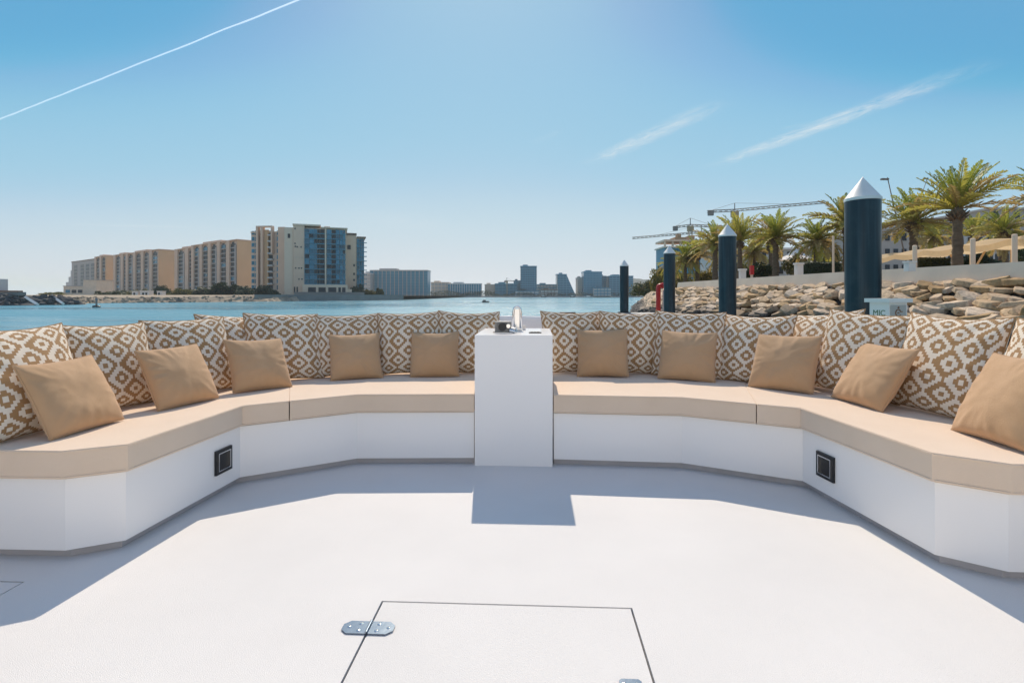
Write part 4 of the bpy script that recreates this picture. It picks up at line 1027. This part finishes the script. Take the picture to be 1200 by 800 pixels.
for i, (x, yt, yb, Y, wp_, kd, lab) in enumerate((
    (262, 329, 345.5, 206, 36, 'dark', 'big dark green tree before the nearest apartment block of the row'), (240, 334, 345.5, 212, 26, 'green', 'rounded green tree left of the big dark tree on the left shore'),
    (283, 334, 345, 205, 24, 'dark', 'dark tree between the golden end wall and the framed block'), (310, 333, 346, 213, 26, 'dark', 'dark spreading tree under the framed apartment block'),
    (322, 338, 346, 210, 14, 'green', 'low green bush left of the glass tower podium'), (188, 333.5, 346, 230, 20, 'dark', 'dark tree under the second golden end wall'),
    (213, 337, 346, 220, 28, 'olive', 'olive tree clump below the narrow set back block'), (166, 338, 347, 215, 26, 'olive', 'olive scrub behind the white kiosks'),
    (145, 339, 347, 220, 30, 'green', 'green scrub left of the white kiosks'), (122, 340, 347, 225, 26, 'green', 'green scrub right of the grey podium building'),
    (415, 334, 347, 236, 14, 'dark', 'dark tree right of the glass tower podium'), (422, 331, 347, 240, 12, 'dark', 'slender dark tree before the narrow glass end tower'),
    (432, 338, 347, 246, 16, 'olive', 'olive bush right of the glass towers on the quay'), (443, 336, 347, 250, 16, 'green', 'green bush at the quay end right of the towers'),
    (66, 341.5, 347, 220, 34, 'olive', 'low scrub at the far left before the stepped block'))):
    tree(x, yt, yb, Y, wp_, kd, lab, G2)
for x0, x1, y0, Y, lab in ((154.5, 161.5, 341.5, 190, 'white cubic kiosk on the left shore, left of three'), (164, 174.5, 341, 190, 'white kiosk with arched openings on the left shore, middle of three'), (184, 189, 341.5, 190, 'small white kiosk on the left shore, right of three')):
    a = P(x0, 348, Y); w_ = (x1-x0)*Y/F; h = EYE-(y0-HY)*Y/F-.6; r = empty('kiosk', (a.x, Y, .6)); tag(r, lab, 'kiosk', 'white kiosks on the left shore')
    part_box('wall', r, 'white', (0, w_, 0, 2.5, 0, h)); part_box('roof', r, 'white', (-.15, w_+.15, -.15, 2.65, h+.003, h+.2))
    for k in range(1 if w_ < 2.6 else 2): part_box('opening', r, 'glass', (w_*.25+k*w_*.35, w_*.25+k*w_*.35+.7, -.02, .05, .3, 1.5))

# channel buoy and dark float
b = P(113, 359.5, 100); r = empty('channel_buoy', (b.x, b.y, WATER)); tag(r, 'dark channel buoy with a post, floating off the left shore', 'buoy')
m = MB(); m.lathe([(0, -.3), (.55, -.3), (.66, 0), (.66, .22), (.5, .34), (0, .36)], 20); m.build('float', M['black'], r, 40)
m = MB(); m.lathe([(.16, .34), (.16, 1.2), (.22, 1.22), (.22, 1.65), (.1, 1.8), (0, 1.82)], 12); m.build('post', M['gunmetal'], r, 40)
b = P(569, 354, 168); r = empty('dinghy', (b.x, b.y, WATER)); tag(r, 'small dark dinghy alone on the open water in the middle', 'boat')
m = MB(); m.prism([(-1.2,-.5), (.7,-.5), (1.2,0), (.7,.5), (-1.2,.5)], -.2, .42); m.bevel(.08, 2); m.build('hull', M['black'], r, 40)
m = MB(); m.box(-.9, .1, -.35, .35, .43, .85); m.bevel(.1, 2); m.build('cover', M['gunmetal'], r, 40)

# ------------------------------------------------------------------ far shore and skyline, about 600 m away
m = MB(); m.bm.faces.new([m.bm.verts.new(p) for p in ((-240,560,.2), (-60,575,.2), (240,590,.2), (420,540,.2), (420,1500,.2), (-1200,1500,.2), (-1200,900,.2))]); bmesh.ops.triangulate(m.bm, faces=m.bm.faces[:])
for a, b in (((-240,560), (-60,575)), ((-60,575), (240,590)), ((240,590), (420,540))): m.quad([(a[0], a[1], .2), (b[0], b[1], .2), (b[0], b[1]-2, -1.5), (a[0], a[1]-2, -1.5)])
tag(m.build('far_shore', M['quay']), kind='structure')
def far_building(x0, x1, ytop, label, body='glasst', band='slab', Y=600, floors=8, bays=6, deep=20, roof=None, slant=0, fb=None, group='city skyline across the water'):
    s_ = Y/F; X0, X1 = (x0-600)*s_, (x1-600)*s_; H_ = EYE-(ytop-HY)*s_-.2; r = empty('skyline_building', (X0, Y, .2)); w_ = X1-X0; tag(r, label, 'building', group)
    m = MB()
    if slant:
        lo1 = w_; hi1 = w_-slant*s_
        vs1 = [m.bm.verts.new(p) for p in ((0,0,0), (lo1,0,0), (hi1,0,H_), (0,0,H_))]; vs2 = [m.bm.verts.new(p) for p in ((0,deep,0), (lo1,deep,0), (hi1,deep,H_), (0,deep,H_))]
        m.bm.faces.new(vs1); m.bm.faces.new(vs2[::-1])
        for i in range(4): m.bm.faces.new((vs1[i], vs1[(i+1) % 4], vs2[(i+1) % 4], vs2[i]))
    else: m.box(0, w_, 0, deep, 0, H_)
    m.build('wall', M[body], r)
    fh = H_/floors
    for f in range(1, floors):
        z = f*fh; xe = w_-slant*s_*z/H_
        part_box('floor_band', r, fb or band, (.1, xe-.1, -.35, -.01, z-.45, z+.45))
    part_box('mullions', r, band, *[(w_*i/bays-.3, w_*i/bays+.3, -.5, -.36, 0, H_*(1 if not slant or i < bays*.55 else .3)) for i in range(1, bays)])
    if slant: part_box('edge_beam', r, 'pale', (0.1, .5, -.7, -.51, 0, H_))
    part_box('roof', r, roof or band, (-.3, w_-slant*s_+.3, -.4, deep+.3, H_+.003, H_+1.0), (w_*.15, w_*.45-slant*.3, 3, deep-3, H_+1.003, H_+2.6))
    return r
Y5 = 500
far_building(426, 434, 321, 'small grey block beside the long slab at the right of the left shore', 'greyr', 'whiter', 480, 7, 3)
far_building(433.5, 501, 317.5, 'long blue grey slab block with pale piers on the far left of the skyline', 'glasst', 'greyr', 490, 9, 14, 18, fb='slab')
far_building(505, 526, 331.5, 'low beige grey block right of the long slab block', 'greyr', 'pale', 600, 4, 5)
far_building(525, 563.5, 333, 'low teal office block with pale vertical fins, left of the construction crane', 'glasst', 'whiter', 590, 4, 14, fb='slab')
far_building(568, 582, 334, 'low beige block left of the construction crane', 'beige', 'pale', 610, 3, 4)
far_building(580, 606, 333, 'low dark teal block under the construction crane', 'glasst', 'slab', 600, 4, 6)
far_building(602, 612, 329.5, 'grey stub block touching the left side of the tall glass slab', 'slab', 'glasst', 605, 5, 3)
far_building(610, 629, 312.5, 'tall blue glass slab tower in the middle of the skyline', 'glassb', 'slab', 595, 13, 7, 16)
far_building(604, 631, 341.5, 'pale low podium building at the foot of the tall glass slab', 'whiter', 'glasst', 588, 2, 6, 6)
far_building(629.5, 652, 334, 'low grey green block right of the tall glass slab', 'greyr', 'slab', 620, 4, 6)
far_building(652.5, 675, 322, 'blue glass building with one slanting side', 'glassb', 'slab', 600, 9, 6, 16, slant=11)
far_building(677, 685, 326, 'narrow pinkish tower left of the broad glass tower', 'pinkr', 'greyr', 615, 9, 3)
far_building(684, 705.5, 319, 'broad blue glass tower right of the slanting building', 'glassb', 'slab', 600, 10, 6)
far_building(704, 710.5, 324, 'thin glass tower touching the right side of the broad glass tower', 'glasst', 'slab', 612, 9, 2)
far_building(714, 742, 324, 'glass block behind the farthest navy pile', 'glassb', 'slab', 600, 9, 7)
far_building(696, 716, 338, 'low pale waterside block below the broad glass tower', 'greyr', 'glasst', 580, 3, 5, 8)
far_building(634, 654, 340, 'low waterside shed left of the slanting building', 'greyr', 'roofb', 585, 2, 5, 8)
# far trees as one mass
r_ = random.Random(3); m = MB()
for k in range(5200):
    x = r_.uniform(-190, 250) if r_.random() < .75 else r_.uniform(-170, -10); base = 3.0+3.2*noise.noise(Vector((x*.045, 0, 0)))+1.6*noise.noise(Vector((x*.2, 3, 0)))
    if x < -20: base += 2
    z = .2+max(.6, base)*r_.random()**.7; q = Vector((x, 568+r_.uniform(0, 6)+(8 if x < -60 else 14), z)); a = Vector((r_.gauss(0, 1), r_.gauss(0, 1), r_.gauss(0, 1))).normalized(); b = a.orthogonal().normalized(); l = r_.uniform(.4, .9)
    m.mi = r_.choice((0, 0, 1)); m.quad([q-a*l, q+b*l*.6, q+a*l, q-b*l*.6])
tag(m.build('far_trees', [M['leafd'], M['leaf1']]), 'dark belt of trees at the foot of the skyline', 'trees', None, 'stuff')
for x, w_, lab in ((690, 10, 'white motor boat moored under the broad glass tower'), (671, 6, 'small boat moored under the slanting building'), (637, 7, 'small boat moored right of the tall glass slab')):
    b = P(x, 349, 545); r = empty('motor_boat', (b.x, b.y, WATER)); tag(r, lab, 'boat', 'boats moored on the far shore'); l = w_*.9/2
    m = MB(); m.prism([(-l,-1), (l*.5,-1), (l,0), (l*.5,1), (-l,1)], -.3, 1.0); m.build('hull', M['black' if w_ < 8 else 'greyr'], r)
    m = MB(); m.box(-l*.5, l*.3, -.7, .7, 1.003, 1.9); m.bevel(.15, 1); m.build('cabin', M['white'], r)
# hills
m = MB(); NN = 80; prev = None
for k in range(NN+1):
    x = 60+k*11; h = 22+24*math.exp(-((x-330)/110)**2)+20*math.exp(-((x-520)/130)**2)+6*noise.noise(Vector((x*.012, 0, 0)))+3*noise.noise(Vector((x*.05, 0, 0)))
    h *= min(1, max(.06, (x-150)/130))
    cur = [m.bm.verts.new((x, 1250+60*j, max(-1, h*math.sin(math.pi*min(1, (j+.02)/3.)*.5)))) for j in range(4)]
    if prev:
        for j in range(3): m.bm.faces.new((prev[j], cur[j], cur[j+1], prev[j+1]))
    prev = cur
for f in m.bm.faces: f.smooth = True
tag(m.build('hills', M['hill']), kind='structure')

# ------------------------------------------------------------------ buildings and cranes behind the palms
def wall_block(name, x0, x1, ytop, Y, label, mt='whiter', floors=4, bays=8, turn=0, gl='glass', rf='roofb', deep=14, base=1.5, balc=True, frac=.5):
    s_ = Y/F; X0, X1 = (x0-600)*s_, (x1-600)*s_; H_ = EYE-(ytop-HY)*s_-base; r = empty(name, (X0, Y, base), turn); tag(r, label, 'building'); w_ = X1-X0
    part_box('wall', r, mt, (0, w_, 0, deep, 0, H_-.3)); part_box('roof', r, rf, (-.4, w_+.4, -.5, deep+.4, H_-.298, H_+.1))
    fh = H_/floors; bw_ = w_/bays; rails = []
    for f in range(floors):
        for b in range(bays):
            z0 = f*fh; win(r, b*bw_+bw_*(.5-frac/2), b*bw_+bw_*(.5+frac/2), z0+fh*.3, z0+fh*.78, gl, -.02)
            if balc and b % 3 == 1: rails.append((b*bw_+.1, (b+1)*bw_-.1, -.9, -.13, z0+.05, z0+fh*.26))
    if rails: part_box('balconies', r, 'pale', *rails)
    return r
wall_block('white_apartments', 1062, 1166, 257, 92, 'white apartment building with brown eaves behind the largest palm', 'whiter', 5, 9)
wall_block('grey_villa', 1025, 1074, 269, 84, 'blue grey villa wall right of the thick navy pile', 'greyr', 4, 5, balc=False, rf='greyr')
wall_block('grey_apartments', 1160, 1260, 244, 110, 'grey stepped apartment building at the right edge behind the palms', 'greyr', 6, 8, rf='greyr')
wall_block('white_hall', 850, 1010, 291, 105, 'long white hall seen in slivers behind the row of palms', 'whiter', 3, 16, rf='white', balc=False)
s_ = 150/F; r = wall_block('unfinished_building', 779, 852, 289, 150, 'unfinished glass building with an open top floor under two cranes', 'slab', 4, 9, gl='glassb', rf='concrete', balc=False, frac=.86, deep=9)
zt = EYE-(289-HY)*s_-1.5; w_ = 73*s_
part_box('column', r, 'concrete', *[(x, x+.5, .4, .9, zt+.12, zt+1.5) for x in [w_*i/8 for i in range(8)]]); part_box('top_slab', r, 'beige', (-.2, w_*.98, -.3, 9, zt+1.503, zt+2.1))
part_box('side_wall', r, 'pinkr', (w_*.62, w_*.8, -.45, -.05, 0, zt-.4))
part_box('formwork', r, 'craneo', (w_*.18, w_*.36, 1, 6, zt+2.103, zt+2.9), (w_*.24, w_*.30, 2, 4, zt+2.903, zt+4.0), (w_*.42, w_*.5, 1, 5, zt+2.103, zt+3.4))
def lattice(m, a, b, wd, n, th):
    a, b = Vector(a), Vector(b); d = (b-a).normalized(); u = d.cross(Vector((0, 1, 0)));
    if u.length < .1: u = d.cross(Vector((1, 0, 0)))
    u.normalize(); v = d.cross(u).normalized(); C_ = [u*wd/2+v*wd/2, u*wd/2-v*wd/2, -u*wd/2-v*wd/2, -u*wd/2+v*wd/2]
    for c in C_: m.tube([a+c, b+c], th, 4)
    for k in range(n):
        p, q = a.lerp(b, k/n), a.lerp(b, (k+1)/n)
        for i in range(4): m.tube([p+C_[i], q+C_[(i+1) % 4]], th*.7, 3)
def crane(x, ybase, ytop, Y, xt, yt, xc, yc, label, mt='craney', th=.16, base=1.5, apx=8.5):
    """mast at x; the jib runs to (xt, yt), the counter jib to (xc, yc)"""
    g0 = P(x, ybase, Y); t = P(x, ytop, Y); root = empty('tower_crane', (g0.x, Y, base)); tag(root, label, 'crane', None); o = Vector((g0.x, Y, base))
    T, J, Cc = t-o, P(xt, yt, Y)-o, P(xc, yc, Y)-o; ap = T+Vector((0, 0, apx*Y/F))
    m = MB(); lattice(m, (0, 0, 0), T, 1.5, max(6, int(T.z/2)), th); m.build('mast', M['craneo'], root)
    m = MB(); lattice(m, T, J, .8, max(8, int((J-T).length/2)), th); m.build('jib', M[mt], root)
    m = MB(); lattice(m, T, Cc, .8, max(4, int((Cc-T).length/2)), th); m.build('counter_jib', M[mt], root)
    m = MB(); m.tube([T, ap], th*1.6, 5); m.tube([ap, T.lerp(J, .6)+Vector((0, 0, .6))], th*.5, 4); m.tube([ap, Cc], th*.5, 4); m.build('tie_bars', M[mt], root)
    m = MB(); c = T.lerp(Cc, .88); m.box(c.x-1.0, c.x+1.0, c.y-.6, c.y+.6, c.z-1.6, c.z+.4); m.build('counterweight', M['craney'], root)
    m = MB(); m.box(T.x-1.2, T.x+1.2, T.y-1.1, T.y+1.1, T.z-2.6, T.z-.4); m.build('cab', M['craneo'], root)
crane(861, 330, 246.5, 200, 966, 237, 829, 248, 'tower crane with the longest jib above the palms, upper right of the two', th=.11)
crane(809, 330, 264, 230, 850, 266, 789, 266.5, 'tower crane with a short jib above the unfinished building', th=.12)
crane(822, 330, 272, 260, 741, 279, 848, 271, 'low tower crane with its jib reaching left over the third navy pile', th=.12)
crane(594, 349, 329, 590, 603, 329.5, 591.5, 329.3, 'small distant construction crane left of the tall glass slab', th=.16, base=.2, apx=4)

# ------------------------------------------------------------------ contrail high above
def hi(x, y, z): Y = (z-EYE)*F/(HY-y); return Vector(((x-600)*Y/F, Y, z))
a, b = hi(-70, 167.7, 1500), hi(420, -27.5, 1500)
m = MB(); pts = [a.lerp(b, k/60) for k in range(61)]
pts = [p+Vector((0, 0, 5*noise.noise(p*.004))) for p in pts]
m.tube(pts, [7.5*(1-.4*k/60)*(1+.25*noise.noise(p*.01)) for k, p in enumerate(pts)], 10)
cm_ = bpy.data.materials.new('contrail_vapour'); cm_.use_nodes = True; t = NT(cm_.node_tree); t.n.remove(t.n['Principled BSDF'])
tl = t.node('ShaderNodeBsdfTranslucent'); df = t.node('ShaderNodeBsdfDiffuse'); tp = t.node('ShaderNodeBsdfTransparent'); a1 = t.node('ShaderNodeAddShader'); mx = t.node('ShaderNodeMixShader'); lw = t.node('ShaderNodeLayerWeight')
for n_ in (tl, df): n_.inputs[0].default_value = (.9, .9, .9, 1)
t.l.new(tl.outputs[0], a1.inputs[0]); t.l.new(df.outputs[0], a1.inputs[1]); lw.inputs['Blend'].default_value = .3
t.put(mx.inputs[0], t.m('MULTIPLY', t.m('SUBTRACT', 1.0, lw.outputs['Facing']), .22)); t.l.new(tp.outputs[0], mx.inputs[1]); t.l.new(a1.outputs[0], mx.inputs[2]); t.l.new(mx.outputs[0], t.n['Material Output'].inputs[0])
tag(m.build('contrail', cm_), 'thin white contrail crossing the upper left sky', 'contrail')

# ------------------------------------------------------------------ air
if HAZE:
    m = MB(); m.box(-6100, 6100, -6100, 6100, -4, 72); hz = m.build('haze', [])
    hm = bpy.data.materials.new('haze_air'); hm.use_nodes = True; t = NT(hm.node_tree); t.n.remove(t.n['Principled BSDF'])
    pv = t.node('ShaderNodeVolumePrincipled'); pv.inputs['Color'].default_value = (.95, .97, .98, 1); pv.inputs['Density'].default_value = HAZE; pv.inputs['Anisotropy'].default_value = .25
    t.l.new(pv.outputs[0], t.n['Material Output'].inputs['Volume']); hz.data.materials.append(hm); tag(hz, 'pale air haze over the water', 'haze', None, 'stuff')
